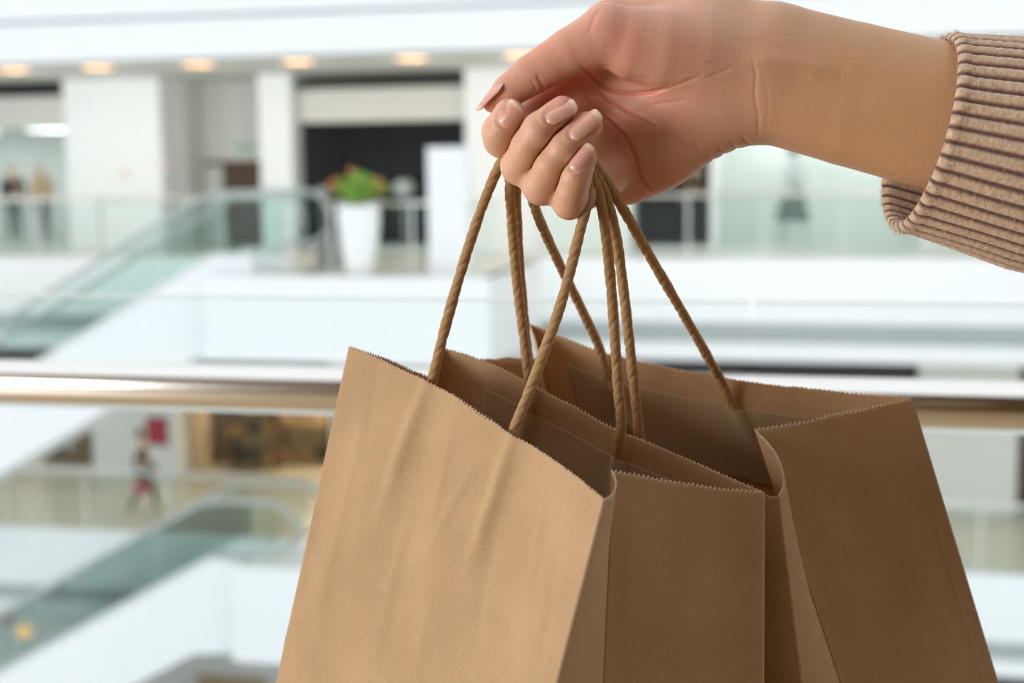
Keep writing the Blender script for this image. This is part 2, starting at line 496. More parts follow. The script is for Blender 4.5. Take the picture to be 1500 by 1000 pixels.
# escalators
def escalator(zs, xs, label, grp):
    y0, y1 = 20.45, 21.75
    sl = 0.555
    e = empty('escalator', (xs, 21.1, zs), label, 'escalator', grp)
    xe = xs - 8.6
    gb = lambda x: zs + 0.25 + sl * (x - (xs - 0.65)) if x < xs - 0.65 else zs + 0.25
    for y in (y0, y1):
        MB().prism_xz([(xs, gb(xs)), (xs - .65, gb(xs - .65)), (xe, gb(xe)), (xe, gb(xe) - 1.38), (xs - 1.0, gb(xs - 1.0) - 1.36), (xs, gb(xs) - 1.45)], y - 0.05, y + 0.05).build('side_cladding', 'white', e)
        MB().prism_xz([(xs, gb(xs)), (xs - .65, gb(xs - .65)), (xe, gb(xe)), (xe, gb(xe) + .08), (xs - .65, gb(xs - .65) + .08), (xs, gb(xs) + .08)], y - 0.06, y + 0.06).build('skirt', 'satin', e)
        xsx = [xs + 0.55, xs - .65]
        k = xs - .65
        while k > xe + 0.1:
            k = max(xe, k - 1.6)
            xsx.append(k)
        for a, b in zip(xsx[1:], xsx[:-1]):
            MB().prism_xz([(a + .01, gb(a) + .08), (b - .01, gb(b) + .08), (b - .01, gb(b) + 0.98), (a + .01, gb(a) + 0.98)], y - 0.006, y + 0.006).build('glass_panel', 'glass_esc', e)
        path = [(xs + .35, y, gb(xs) + .12)]
        for t in range(7):
            a = -math.pi / 2 + math.pi * t / 6
            path.append((xs + .4 + .42 * math.cos(a), y, gb(xs) + .57 + .42 * math.sin(a)))
        path += [(xs - .3, y, gb(xs) + 1.0), (xs - .8, y, gb(xs - .8) + 1.02)] + [(xs - .8 - i, y, gb(xs - .8 - i) + 1.02) for i in range(1, 8)]
        MB().tube(path, 0.045, 8).build('handrail', 'rubber', e, smooth=True)
    x = xs - .7
    while x > xe + .4:
        MB().box(x - .4, x, y0 + .06, y1 - .06, gb(x) - .45, gb(x) - .22).build('step', 'step', e)
        x -= .4
    MB().prism_xz([(xs - .7, gb(xs - .7) - 1.33), (xe, gb(xe) - 1.36), (xe, gb(xe) - 1.30), (xs - .7, gb(xs - .7) - 1.27)], y0 + .05, y1 - .05).build('underside', 'white', e)
    MB().box(xs - .7, xs + 1.0, y0 + .06, y1 - .06, zs - .25, zs + .005).build('landing_plate', 'satin', e)
    return e
escalator(0.0, XA, 'white clad escalator with green glass descending from the landing with the planter', None)
escalator(Z1 - 0.25, XA - 0.25, 'white clad escalator with green glass descending past the walking person', None)
struct('floor_lower_landing', MB().box(XA - .3, -7.0, 20.3, 21.8, Z1 - .5, Z1 - .02), 'white')
struct('trim_12', MB().box(-9.2, -6.4, 20.2, 20.3, Z1 - 1.55, Z1), 'white')

# lower level units
def wz(px, py, Y=YW):
    return on_y(px, py, Y)[2]
LT = wz(340, 524)
pillar('wall_pier_7', XL, wx(-160, 650), Z1, -1.45)
shop(wx(-160, 650), wx(140, 650), Z1, LT, 'warmint', 'the shop behind the upper escalator', light='shoplight', band=0.3, bandmat='warmint')
pillar('wall_pier_8', wx(145, 650), wx(268, 650), Z1, -1.45, 'white')
shop(wx(274, 650), wx(490, 650), Z1, LT, 'warmint', 'the warm shop beside the red notice pillar', light='warmlight', band=0.28, bandmat='warmint')
pillar('wall_pier_9', wx(492, 650), wx(880, 650), Z1, -1.45)
shop(wx(882, 650), wx(1110, 650), Z1, LT, 'warmint', 'the lower shop next to the dark unit', light='warmlight', band=0.3)
shop(wx(1112, 540), wx(1340, 540), Z1, LT, 'darkgap', band=0.0, lintel=0.2)
pillar('wall_pier_10', wx(1342, 650), wx(1488, 650), Z1, -1.45, 'wall')
struct('door_2', MB().box(wx(1490, 700), wx(1560, 700), YW - .1, YW + .1, Z1, -1.9), 'brown')
pillar('wall_pier_11', wx(1561, 650), XR, Z1, -1.45)
# ground floor units under the lower gallery
GT = Z1 - 1.75
struct('wall_ground', MB().box(XL, wx(1300, 980), YW - .1, YW + .2, Z2, GT), 'wall')
tag(MB().box(wx(296, 995), wx(394, 995), YW - .25, YW - .12, wz(340, 1075), wz(340, 988)).build('shop_sign_board', 'tan'),
    'tan timber sign board on the ground floor wall', 'sign')
struct('wall_ground_unit', MB().box(wx(1302, 980), XR, YW + .2, YW + .4, Z2, GT), 'darkgap')
# red notice on the lower pillar
q0, q1 = on_y(215, 612, YW - .27), on_y(245, 651, YW - .27)
ns = empty('notice_board', ((q0[0] + q1[0]) / 2, YW - .27, q1[2]), 'dark red notice board on the white pillar', 'sign')
MB().box(q0[0], q1[0], YW - .29, YW - .25, q1[2], q0[2]).build('board', 'red', ns)
MB().box(q0[0] - .02, q1[0] + .02, YW - .275, YW - .25, q1[2] - .02, q0[2] + .02).build('frame', 'maroon', ns)

# shelves with goods in the warm shop
CN = dict(black='black', morange='apricot', mwhite='white', tan='tan', maroon='maroon', ochre='ochre', mgrey='grey', red='red')
ORD = ['bottom', 'second', 'third']
def shelf_unit(x, y, z, w, h, n, label, goods, short):
    s = empty('display_shelf', (x, y, z), label, 'shelf', 'timber display shelves in the warm shop')
    MB().box(x - w / 2, x + w / 2, y + .38, y + .42, z, z + h).build('back_panel', 'tan', s)
    for sx in (-1, 1):
        MB().box(x + sx * w / 2 - .02, x + sx * w / 2 + .02, y, y + .4, z, z + h).build('side_panel', 'brown', s)
    for i in range(n):
        zz = z + 0.12 + (h - .15) * i / (n - 1)
        MB().box(x - w / 2 + .02, x + w / 2 - .02, y, y + .38, zz - .02, zz + .02).build('shelf', 'tan', s)
        if i == n - 1: continue
        k = max(2, int(w / .32))
        for j in range(k):
            gx = x - w / 2 + w * (j + .5) / k
            hh = rnd.uniform(.16, .34)
            gw = rnd.uniform(.07, .12)
            kind = rnd.choice(goods)
            if j % 3 == 1:
                o = MB().lathe((gx, y + .18, zz + .02), [(gw * .8, 0), (gw, hh * .3), (gw * .9, hh * .6), (gw * .35, hh * .8), (gw * .35, hh)], 14).build('vase', kind, None, True)
                tag(o, '%s rounded vase on the %s shelf of the %s' % (CN[kind], ORD[i], short), 'vase', 'vases on the %s' % short)
            else:
                o = empty('gift_box', (gx, y + .18, zz + .02), '%s lidded box on the %s shelf of the %s' % (CN[kind], ORD[i], short), 'box', 'boxes on the %s' % short)
                MB().box(gx - gw, gx + gw, y + .06, y + .3, zz + .02, zz + .02 + hh * .7).build('body', kind, o)
                MB().box(gx - gw - .008, gx + gw + .008, y + .05, y + .31, zz + .02 + hh * .7, zz + .02 + hh * .9).build('lid', kind, o)
goods = ['black', 'morange', 'mwhite', 'tan', 'maroon', 'ochre', 'mgrey']
shelf_unit(wx(305, 650, YW + 1.2), YW + 1.2, Z1, 0.7, 2.0, 4, 'narrow timber display shelf nearest the red notice pillar', goods, 'rack by the red notice')
shelf_unit(wx(368, 650, YW + .9), YW + .9, Z1, 1.05, 1.9, 4, 'black and orange stocked timber display shelf in the middle of the warm shop', ['black', 'black', 'ochre', 'mgrey'], 'dark stocked warm rack')
shelf_unit(wx(440, 650, YW + 1.3), YW + 1.3, Z1, 1.25, 1.7, 3, 'broad timber display shelf stocked in apricot in the warm shop', ['morange', 'morange', 'tan', 'black'], 'broad apricot warm rack')
shelf_unit(wx(100, 680, YW + 1.0), YW + 1.0, Z1, 1.1, 1.6, 3, 'timber display shelf in the shop behind the upper escalator', goods, 'rack behind the upper escalator')
shelf_unit(wx(985, 600, YW + 1.0), YW + 1.0, Z1, 1.5, 2.2, 4, 'timber display shelf in the lower shop next to the dark unit', goods, 'rack next to the dark unit')

# planter with leafy flowering plant on the landing ledge
pb = on_z(523, 403, 0)
pl = empty('planter', (pb[0], 20.6, 0), 'tall tapering white planter with a leafy green plant and orange flowers', 'planter')
MB().lathe((pb[0], 20.6, 0), [(.20, 0), (.23, .1), (.30, .55), (.325, .85), (.32, 1.02), (.335, 1.06), (.30, 1.06), (.29, .98)], 28).build('pot', 'ceramic', pl, True)
MB().lathe((pb[0], 20.6, .97), [(.29, 0), (.2, .03), (.02, .05)], 20).build('soil', 'soil', pl)
fm = MB()
for i in range(230):
    a = rnd.uniform(0, 2 * math.pi)
    sp = rnd.uniform(.05, .44)
    L = rnd.uniform(.32, .62)
    c = np.array([pb[0], 20.6, 1.0])
    d = np.array([math.cos(a), math.sin(a), 0])
    s = np.array([-math.sin(a), math.cos(a), 0])
    w = rnd.uniform(.03, .06)
    h = L * (1.0 - sp * .7)
    pts = [c + d * .05, c + d * sp * .5 + np.array([0, 0, h * .6]), c + d * sp * .85 + np.array([0, 0, h]), c + d * sp * 1.15 + np.array([0, 0, h * .85])]
    ws = [.01, w, w * .8, .003]
    vs = []
    for p, ww in zip(pts, ws):
        vs += [p - s * ww, p + np.array([0, 0, -.012]), p + s * ww]
    fm.add(vs, [(3 * k + j, 3 * k + j + 1, 3 * k + j + 4, 3 * k + j + 3) for k in range(3) for j in range(2)])
tag(fm.build('foliage', 'leaf', pl), kind='stuff')
for fx, fy, fz in ((-.40, -.1, 1.40), (-.36, .05, 1.45), (.34, -.08, 1.44), (.38, .05, 1.38), (-.14, .1, 1.60)):
    MB().lathe((pb[0] + fx, 20.6 + fy, fz - .08), [(.012, -.12), (.012, 0), (.035, .03), (.042, .07), (.015, .10)], 8).build('flower', 'flower', pl, True)
# white totem
t0, t1 = on_z(629, 401, 0), on_z(688, 401, 0)
to = empty('advertising_totem', ((t0[0] + t1[0]) / 2, 20.85, 0), 'tall plain white totem standing in front of the dark shop', 'totem')
MB().box(t0[0], t1[0], 20.75, 20.95, .04, on_y(655, 215, 20.75)[2]).build('body', 'white', to, bevel=.01)
MB().box(t0[0] - .02, t1[0] + .02, 20.7, 21.0, 0, .04).build('base', 'satin', to)
# small goods in the dark window
for px, rr in ((592, .22), (472, .14)):
    p = on_y(px, 285, YW + .7)
    g = empty('display_lamp', (p[0], YW + .7, 0), 'white round table lamp on a slim stand in the dark shop window', 'lamp', 'white round lamps in the dark shop window')
    MB().lathe((p[0], YW + .7, 0), [(.13, 0), (.13, .03), (.03, .05), (.03, 1.0)], 14).build('stand', 'satin', g)
    MB().ball((p[0], YW + .7, 1.0 + rr * .8), rr, rr, rr * .8).build('shade', 'mwhite', g, True)
# dark equipment at the escalator head
for px, label in ((427, 'small dark grey bin beside the escalator head'),):
    p = on_z(px, 396, 0)
    p = (XA + .62, 0, 0)
    b = empty('waste_bin', (p[0], 22.2, 0), label, 'bin')
    MB().lathe((p[0], 22.2, 0), [(.17, 0), (.19, .02), (.19, .42), (.17, .44)], 16).build('body', 'mgrey', b, True)
    MB().lathe((p[0], 22.2, .44), [(.19, 0), (.19, .03), (.1, .05)], 16).build('lid', 'black', b, True)

# figures
def figure(x, y, z, H, face, label, cat, name, mats, pose='stand', group=None, skirt=False):
    """face: heading angle; mats: skin, top, legs, hair"""
    k = H / 1.7
    ca, sa = math.cos(face), math.sin(face)
    def P(f, s, u):                       # forward, side, up
        return (x + (f * ca - s * sa) * k, y + (f * sa + s * ca) * k, z + u * k)
    st = .26 if pose == 'walk' else 0.0
    J = [P(0, 0, .95), P(0, 0, 1.15), P(0, 0, 1.38), P(0, 0, 1.47), P(.02, 0, 1.56), P(.01, 0, 1.66)]
    E = [(0, 1), (1, 2), (2, 3), (3, 4), (4, 5)]
    rad = [.13, .12, .13, .05, .085, .075]
    for s in (-1, 1):
        b = len(J)
        f = st * s
        J += [P(0, .09 * s, .88), P(f * .5 + .05 * (pose == 'walk'), .09 * s, .50), P(f - .02, .09 * s, .09), P(f + .12, .1 * s, .035)]
        E += [(0, b), (b, b + 1), (b + 1, b + 2), (b + 2, b + 3)]
        rad += [.085, .06, .04, .035]
        b = len(J)
        J += [P(0, .18 * s, 1.36), P(-f * .5 - .02, .23 * s, 1.12), P(-f + .08, .22 * s, .90), P(-f + .12, .21 * s, .80)]
        E += [(2, b), (b, b + 1), (b + 1, b + 2), (b + 2, b + 3)]
        rad += [.055, .042, .034, .035]
    rad = [r * k for r in rad]
    o = skin_obj(name, J, E, rad, mats[0])
    tag(o, label, cat, group)
    tj = [0, 1, 2, 10, 11, 12, 18, 19, 20]
    mp = {a: i for i, a in enumerate(tj)}
    skin_obj('top', [J[a] for a in tj], [(0, 1), (1, 2), (2, 3), (3, 4), (4, 5), (2, 6), (6, 7), (7, 8)], [rad[a] * 1.15 for a in tj], mats[1], o)
    if skirt:
        MB().lathe(P(0, 0, .45), [(.30 * k, 0), (.27 * k, .15 * k), (.2 * k, .38 * k), (.15 * k, .58 * k)], 18).build('skirt', mats[2], o, True)
    else:
        lj = [0, 6, 7, 8, 14, 15, 16]
        skin_obj('trousers', [J[a] for a in lj], [(0, 1), (1, 2), (2, 3), (0, 4), (4, 5), (5, 6)], [rad[a] * 1.18 for a in lj], mats[2], o)
    if mats[3]:
        c = P(-.015, 0, 1.645)
        MB().ball(c, .098 * k, .098 * k, .11 * k).build('hair', mats[3], o, True)
    return o
p = on_y(24, 365, YW + .7)
figure(p[0], YW + .7, .05, 1.72, R(-80), 'mannequin in a black top and grey trousers in the upper shop window', 'mannequin', 'mannequin', ['mskin', 'mblack', 'mgrey', None])
p = on_y(66, 365, YW + .7)
figure(p[0], YW + .7, .05, 1.74, R(-100), 'mannequin in an apricot top and dark trousers in the upper shop window', 'mannequin', 'mannequin', ['mskin', 'morange', 'mgrey', None])
p = on_y(1161, 340, YW + .8)
figure(p[0], YW + .8, .05, 1.78, R(-60), 'mannequin in a white top and flared dark skirt in the pale window', 'mannequin', 'mannequin', ['mwhite', 'mwhite', 'mgrey', 'hair'], 'walk', skirt=True)
p = on_y(1018, 350, YW + .8)
figure(p[0], YW + .8, .05, 1.7, R(-90), 'mannequin in a brown jacket in the narrow dark window', 'mannequin', 'mannequin', ['mskin', 'brown', 'mblack', None])
pw = on_z(212, 751, Z1)
wk = figure(pw[0], pw[1], Z1, 1.52, R(20), 'person in a maroon jacket and grey trousers walking past the red notice', 'person', 'person', ['mskin', 'maroon', 'jeans', 'hair'], 'walk')
hb = empty('handbag', (pw[0] + .1, pw[1] - .24, Z1 + .55), 'red handbag carried by the walking person', 'bag')
bx, by, bz = pw[0] + .1, pw[1] - .26, Z1 + .42
MB().box(bx - .13, bx + .13, by - .04, by + .04, bz, bz + .2).build('body', 'redbag', hb, bevel=.02)
MB().tube([(bx - .08, by, bz + .19), (bx - .05, by, bz + .3), (bx + .05, by, bz + .3), (bx + .08, by, bz + .19)], .01, 8).build('handle', 'redbag', hb, True)
# globe lamps low on the left, seen through the escalator glass
for px, py, rr, mm, lb in ((36, 925, .13, 'globe', 'orange glowing globe lamp on a slim floor stand on the ground floor'), (8, 905, .19, 'pink', 'pale pink round globe on a slim floor stand on the ground floor')):
    yy = 22.3 if mm == 'globe' else 23.1
    p = on_y(px, py, yy)
    g = empty('globe_lamp', (p[0], yy, Z2), lb, 'lamp')
    MB().lathe((p[0], yy, Z2), [(.22, 0), (.22, .03), (.025, .05), (.025, p[2] - Z2 - rr * .9)], 14).build('stand', 'satin', g)
    MB().ball(p, rr, rr, rr).build('globe', mm, g, True)

# ================================================================== PAPER BAGS
def kraft(name, c, edge=False, speck=True):
    m, nt, b = new_mat(name)
    N, L = nt.nodes, nt.links
    b.inputs['Roughness'].default_value = 0.72
    b.inputs['Specular IOR Level'].default_value = 0.3
    tc = N.new('ShaderNodeTexCoord')
    mp = N.new('ShaderNodeMapping')
    mp.inputs['Scale'].default_value = (1, 1, 2.4)
    L.new(tc.outputs['Object'], mp.inputs['Vector'])
    n1 = N.new('ShaderNodeTexNoise')
    n1.inputs['Scale'].default_value = 900
    n1.inputs['Detail'].default_value = 5
    L.new(mp.outputs[0], n1.inputs['Vector'])
    n2 = N.new('ShaderNodeTexNoise')
    n2.inputs['Scale'].default_value = 30
    n2.inputs['Detail'].default_value = 4
    L.new(tc.outputs['Object'], n2.inputs['Vector'])
    r1 = N.new('ShaderNodeValToRGB')
    e = r1.color_ramp.elements
    e[0].position, e[1].position = 0.25, 0.75
    e[0].color = [x * 0.86 for x in c] + [1]
    e[1].color = [min(1, x * 1.12) for x in c] + [1]
    L.new(n1.outputs['Fac'], r1.inputs['Fac'])
    mx = N.new('ShaderNodeMix')
    mx.data_type = 'RGBA'
    mx.blend_type = 'MULTIPLY'
    mx.inputs['Factor'].default_value = 1.0
    r2 = N.new('ShaderNodeValToRGB')
    r2.color_ramp.elements[0].position, r2.color_ramp.elements[1].position = 0.3, 0.7
    r2.color_ramp.elements[0].color = (0.93, 0.92, 0.90, 1)
    r2.color_ramp.elements[1].color = (1.05, 1.05, 1.06, 1)
    L.new(n2.outputs['Fac'], r2.inputs['Fac'])
    L.new(r1.outputs['Color'], mx.inputs['A'])
    L.new(r2.outputs['Color'], mx.inputs['B'])
    vo = N.new('ShaderNodeTexVoronoi')
    vo.inputs['Scale'].default_value = 140
    vo.inputs['Randomness'].default_value = 1
    L.new(tc.outputs['Object'], vo.inputs['Vector'])
    r3 = N.new('ShaderNodeValToRGB')
    r3.color_ramp.elements[0].position, r3.color_ramp.elements[1].position = 0.03, 0.07
    r3.color_ramp.elements[0].color = (0.55, 0.5, 0.45, 1)
    r3.color_ramp.elements[1].color = (1, 1, 1, 1)
    L.new(vo.outputs['Distance'], r3.inputs['Fac'])
    m2 = N.new('ShaderNodeMix')
    m2.data_type = 'RGBA'
    m2.blend_type = 'MULTIPLY'
    m2.inputs['Factor'].default_value = 0.8 if speck else 0.0
    L.new(mx.outputs['Result'], m2.inputs['A'])
    L.new(r3.outputs['Color'], m2.inputs['B'])
    L.new(m2.outputs['Result'], b.inputs['Base Color'])
    bp = N.new('ShaderNodeBump')
    bp.inputs['Strength'].default_value = 0.12
    bp.inputs['Distance'].default_value = 0.0006
    L.new(n1.outputs['Fac'], bp.inputs['Height'])
    bp2 = N.new('ShaderNodeBump')
    bp2.inputs['Strength'].default_value = 0.25
    bp2.inputs['Distance'].default_value = 0.002
    L.new(n2.outputs['Fac'], bp2.inputs['Height'])
    L.new(bp.outputs['Normal'], bp2.inputs['Normal'])
    L.new(bp2.outputs['Normal'], b.inputs['Normal'])
    tl = N.new('ShaderNodeBsdfTranslucent')               # thin paper lets a little warm light through
    tl.inputs['Color'].default_value = (0.62, 0.29, 0.07, 1)
    ms = N.new('ShaderNodeMixShader')
    ms.inputs[0].default_value = 0.22
    out = [n for n in N if n.type == 'OUTPUT_MATERIAL'][0]
    L.new(b.outputs[0], ms.inputs[1])
    L.new(tl.outputs[0], ms.inputs[2])
    L.new(ms.outputs[0], out.inputs['Surface'])
    return m
M['kraft'] = kraft('kraft_paper', (0.565, 0.375, 0.205))
M['kraft_edge'] = kraft('kraft_cut_edge', (0.80, 0.62, 0.43), speck=False)
M['kraft_patch'] = kraft('kraft_patch', (0.52, 0.375, 0.215))
M['cord'] = kraft('twisted_paper_cord', (0.49, 0.31, 0.145), speck=False)

def W3(pts):
    return np.array([at(*p) for p in pts])
def project(P):
    q = (P - CAM) @ RM
    return 750 + FPX * q[..., 0] / -q[..., 2], 500 - FPX * q[..., 1] / -q[..., 2]
class Panel:
    """ruled sheet between a curved rim and a straight lower fold"""
    def __init__(self, rim, low, disp=None):
        self.T = spline(W3(rim), 200)
        self.B = spline(W3(low), 200)
        self.disp = disp
    def pos(self, s, t):
        q = np.linspace(0, 1, 200)
        T = np.stack([np.interp(s, q, self.T[:, k]) for k in range(3)], -1)
        B = np.stack([np.interp(s, q, self.B[:, k]) for k in range(3)], -1)
        return T + (B - T) * t[..., None]
    def normal(self, s, t):
        e = 1e-3
        a = self.pos(np.clip(s + e, 0, 1), t) - self.pos(np.clip(s - e, 0, 1), t)
        b = self.pos(s, t + e) - self.pos(s, t - e)
        n = np.cross(a, b)
        n /= np.linalg.norm(n, axis=-1, keepdims=True) + 1e-12
        to = CAM - self.pos(s, t)
        return n * np.sign((n * to).sum(-1, keepdims=True))
    def full(self, s, t, lift=0.0):
        P = self.pos(s, t)
        n = self.normal(s, t)
        d = lift
        if self.disp is not None:
            u, v = project(P)
            d = d + self.disp(u, v, s, t)
            return P + n * np.asarray(d)[..., None]
        return P + n * d
    def grid(self, teeth=0, rows=36, s0=0, s1=1, t0=0, t1=1, cols=None, lift=0.0, amp=0.0012, liftf=None):
        nc = teeth * 2 + 1 if teeth else (cols or 40)
        s = np.linspace(s0, s1, nc)
        t = t0 + (t1 - t0) * np.linspace(0, 1, rows) ** 1.25
        S, Tt = np.meshgrid(s, t)
        lf = lift if liftf is None else liftf(S, Tt)
        P = self.full(S, Tt, lf)
        if teeth:
            rr = np.random.RandomState(teeth)
            d = P[1] - P[0]
            d /= np.linalg.norm(d, axis=1, keepdims=True)
            lowf = np.interp(np.arange(nc), np.linspace(0, nc, 9), rr.uniform(.35, 1.1, 9)) if nc > 100 else 1.0
            a = amp * lowf * (np.arange(nc) % 2) * (0.75 + 0.5 * rr.rand(nc)) + 0.00035 * rr.rand(nc)
            a = a + 0.0007 * np.interp(np.arange(nc), np.arange(0, nc + 12, 12), rr.rand(len(np.arange(0, nc + 12, 12))))
            P[0] = P[0] + d * a[:, None]
        f = []
        for j in range(rows - 1):
            for i in range(nc - 1):
                f.append((j * nc + i, j * nc + i + 1, (j + 1) * nc + i + 1, (j + 1) * nc + i))
        return P.reshape(-1, 3), f
def find_st(pn, px, py):
    S, T_ = np.meshgrid(np.linspace(0, 1, 161), np.linspace(0, .4, 81))
    u, v = project(pn.pos(S, T_))
    k = np.argmin((u - px) ** 2 + (v - py) ** 2)
    return S.flat[k], T_.flat[k]
def sheet(name, grids, material, parent, thick=0.0006):
    v, f = [], []
    for P, ff in grids:
        n = len(v)
        v += P.tolist()
        f += [tuple(i + n for i in q) for q in ff]
    o = mesh_obj(name, v, f, material, parent, smooth=True)
    o.data.materials.append(M['kraft_edge'])
    so = o.modifiers.new('thickness', 'SOLIDIFY')
    so.thickness = thick
    so.offset = 0
    so.material_offset_rim = 1
    return o
def seg_ridge(u, v, p0, p1, wid, amp, fade=40):
    """long soft fold along the segment p0-p1"""
    p0, p1 = np.array(p0, float), np.array(p1, float)
    d = p1 - p0
    L = np.linalg.norm(d)
    d /= L
    x = (u - p0[0]) * d[0] + (v - p0[1]) * d[1]
    y = -(u - p0[0]) * d[1] + (v - p0[1]) * d[0]
    win = 1 / (1 + np.exp(-(x) / (fade * .3))) * 1 / (1 + np.exp(-(L - x) / fade * 3))
    return amp * np.exp(-(y / wid) ** 2) * win
def waves(u, v, s, t, seed, amp):
    rr = np.random.RandomState(seed)
    d = 0
    for i in range(6):
        f = rr.uniform(4, 16)
        d = d + np.sin(s * f + t * rr.uniform(-4, 4) + rr.uniform(0, 6.3)) * np.sin(t * rr.uniform(2, 7) + rr.uniform(0, 6.3)) / (f * .3)
    return amp * d * np.clip(t * 9, 0.12, 1) * np.clip(s * (1 - s) * 9, 0, 1)

def cord(name, path, parent, r0=0.00232, root=()):
    pts = W3(path)
    if len(root):
        pts = np.vstack([root[0], pts, root[1]])
    C = spline(pts, 420)
    T = np.gradient(C, axis=0)
    T /= np.linalg.norm(T, axis=1, keepdims=True)
    seg = 28
    a = np.cross(T[0], [0, 1, 0.3])
    a /= np.linalg.norm(a)
    s = np.r_[0, np.cumsum(np.linalg.norm(np.diff(C, axis=0), axis=1))]
    rr = np.random.RandomState(len(name) + int(path[0][0]))
    wob = np.interp(s, np.linspace(0, s[-1], 60), rr.uniform(.93, 1.06, 60))
    V = []
    for i in range(len(C)):
        a = a - T[i] * np.dot(a, T[i])
        a /= np.linalg.norm(a)
        b = np.cross(T[i], a)
        for k in range(seg):
            th = 2 * math.pi * k / seg
            ph = th - 2 * math.pi * s[i] / 0.019
            g = 0.20 * max(0, math.cos(ph)) ** 16 + 0.09 * max(0, math.cos(ph - 1.6)) ** 30 + 0.13 * max(0, math.cos(ph - 3.3)) ** 24 + 0.07 * max(0, math.cos(ph - 4.8)) ** 30
            V.append(C[i] + (a * math.cos(th) + b * math.sin(th)) * r0 * wob[i] * (1 - g))
    F = [(i * seg + k, i * seg + (k + 1) % seg, (i + 1) * seg + (k + 1) % seg, (i + 1) * seg + k) for i in range(len(C) - 1) for k in range(seg)]
    F += [tuple(range(seg - 1, -1, -1)), tuple(range((len(C) - 1) * seg, len(C) * seg))]
    return mesh_obj(name, V, F, 'cord', parent, smooth=True)

def make_bag(label, K):
    base = (W3([K['FLb']])[0] + W3([K['BRb']])[0]) / 2
    b = empty('paper_bag', tuple(base), label, 'bag')
    front = Panel(K['front'], [K['FLb'], K['FRb']], K.get('dfront'))
    back = Panel(K['back'], [K['BLb'], K['BRb']], K.get('dback'))
    sheet('front_panel', [front.grid(K['teeth'], 60)], 'kraft', b)
    sheet('back_panel', [back.grid(K['teeth'], 46)], 'kraft', b)
    g1 = Panel(K['gr1'], [K['FRb'], K['Cb']], K.get('dg1'))
    g2 = Panel(K['gr2'], [K['Cb'], K['BRb']], K.get('dg2'))
    sheet('side_gusset', [g1.grid(K['gt'], 40), g2.grid(K['gt'], 40)], 'kraft', b)
    l1 = Panel(K['gl1'], [K['FLb'], K['CLb']])
    l2 = Panel(K['gl2'], [K['CLb'], K['BLb']])
    sheet('side_gusset', [l1.grid(K['gt'], 24), l2.grid(K['gt'], 24)], 'kraft', b)
    c = W3([K['FLb'], K['FRb'], K['Cb'], K['BRb'], K['BLb'], K['CLb']])
    o = mesh_obj('base', c.tolist(), [(0, 1, 2, 5), (5, 2, 3, 4)], 'kraft', b)
    roots = []
    q = K['pback']
    q['under'] = []
    for e_, (px, py) in enumerate(q['at']):
        s_, t_ = find_st(back, px, py)
        q['under'].append((s_, s_ + q['lean']))
        rt = []
        for tt_, lf_ in ((q['t'][0] + .09, .0012), (q['t'][0] + .03, .0013), (q['t'][0] - .004, .0030)):
            sx = s_ + q['lean'] * (tt_ - q['t'][0]) / (q['t'][1] - q['t'][0])
            rt.append(back.full(np.array([sx]), np.array([tt_]), lf_)[0])
        roots.append(np.array(rt) if e_ == 0 else np.array(rt)[::-1])
    for pn, key in ((back, 'pback'),):
        q = K[key]
        sgn = q.get('sign', 1)
        def lf(S, Tt, q=q, sgn=sgn):
            d = np.full_like(S, 0.0012)
            for (sa, sb) in q['under']:
                c0 = sa + (sb - sa) * (Tt - q['t'][0]) / (q['t'][1] - q['t'][0])
                d = d + 0.0036 * np.exp(-((S - c0) / 0.017) ** 4) * np.clip(1.9 - 1.5 * (Tt - q['t'][0]) / (q['t'][1] - q['t'][0]), 0, 1)
            return d * sgn
        sheet('handle_patch', [pn.grid(0, 26, q['s'][0], q['s'][1], q['t'][0], q['t'][1], cols=120, liftf=lf)], 'kraft_patch', b, 0.0003)
    cord('handle', K['cords'][0], b, root=roots if K['rooted'] == 0 else ())
    cord('handle', K['cords'][1], b, root=roots if K['rooted'] == 1 else ())
    return b

# ---- front bag
A = {}
A['front'] = [(512, 505, .640), (560, 524, .627), (600, 543, .615), (656, 571, .596), (720, 612, .574), (744, 630, .566), (783, 652, .553), (840, 690, .532), (870, 715, .521), (886, 729, .515)]
A['back'] = [(650, 507, .675), (690, 519, .670), (735, 536, .662), (780, 561, .655), (850, 597, .644), (905, 627, .634), (940, 641, .628), (1000, 666, .619), (1060, 692, .609), (1120, 719, .600)]
A['FLb'], A['FRb'], A['BLb'], A['BRb'] = (340, 1300, .642), (643, 1668, .517), (500, 1250, .685), (1116, 1574, .600)
A['gr1'] = [(886, 729, .515), (897, 722, .527), (903, 703, .540), (896, 686, .556)]
A['gr2'] = [(896, 686, .556), (930, 692, .563), (990, 703, .575), (1060, 712, .589), (1120, 719, .600)]
A['Cb'] = (855, 1620, .556)
A['gl1'] = [(512, 505, .640), (570, 524, .648), (628, 549, .655), (642, 552, .657)]
A['gl2'] = [(642, 552, .657), (640, 532, .664), (650, 507, .675)]
A['CLb'] = (440, 1280, .66)
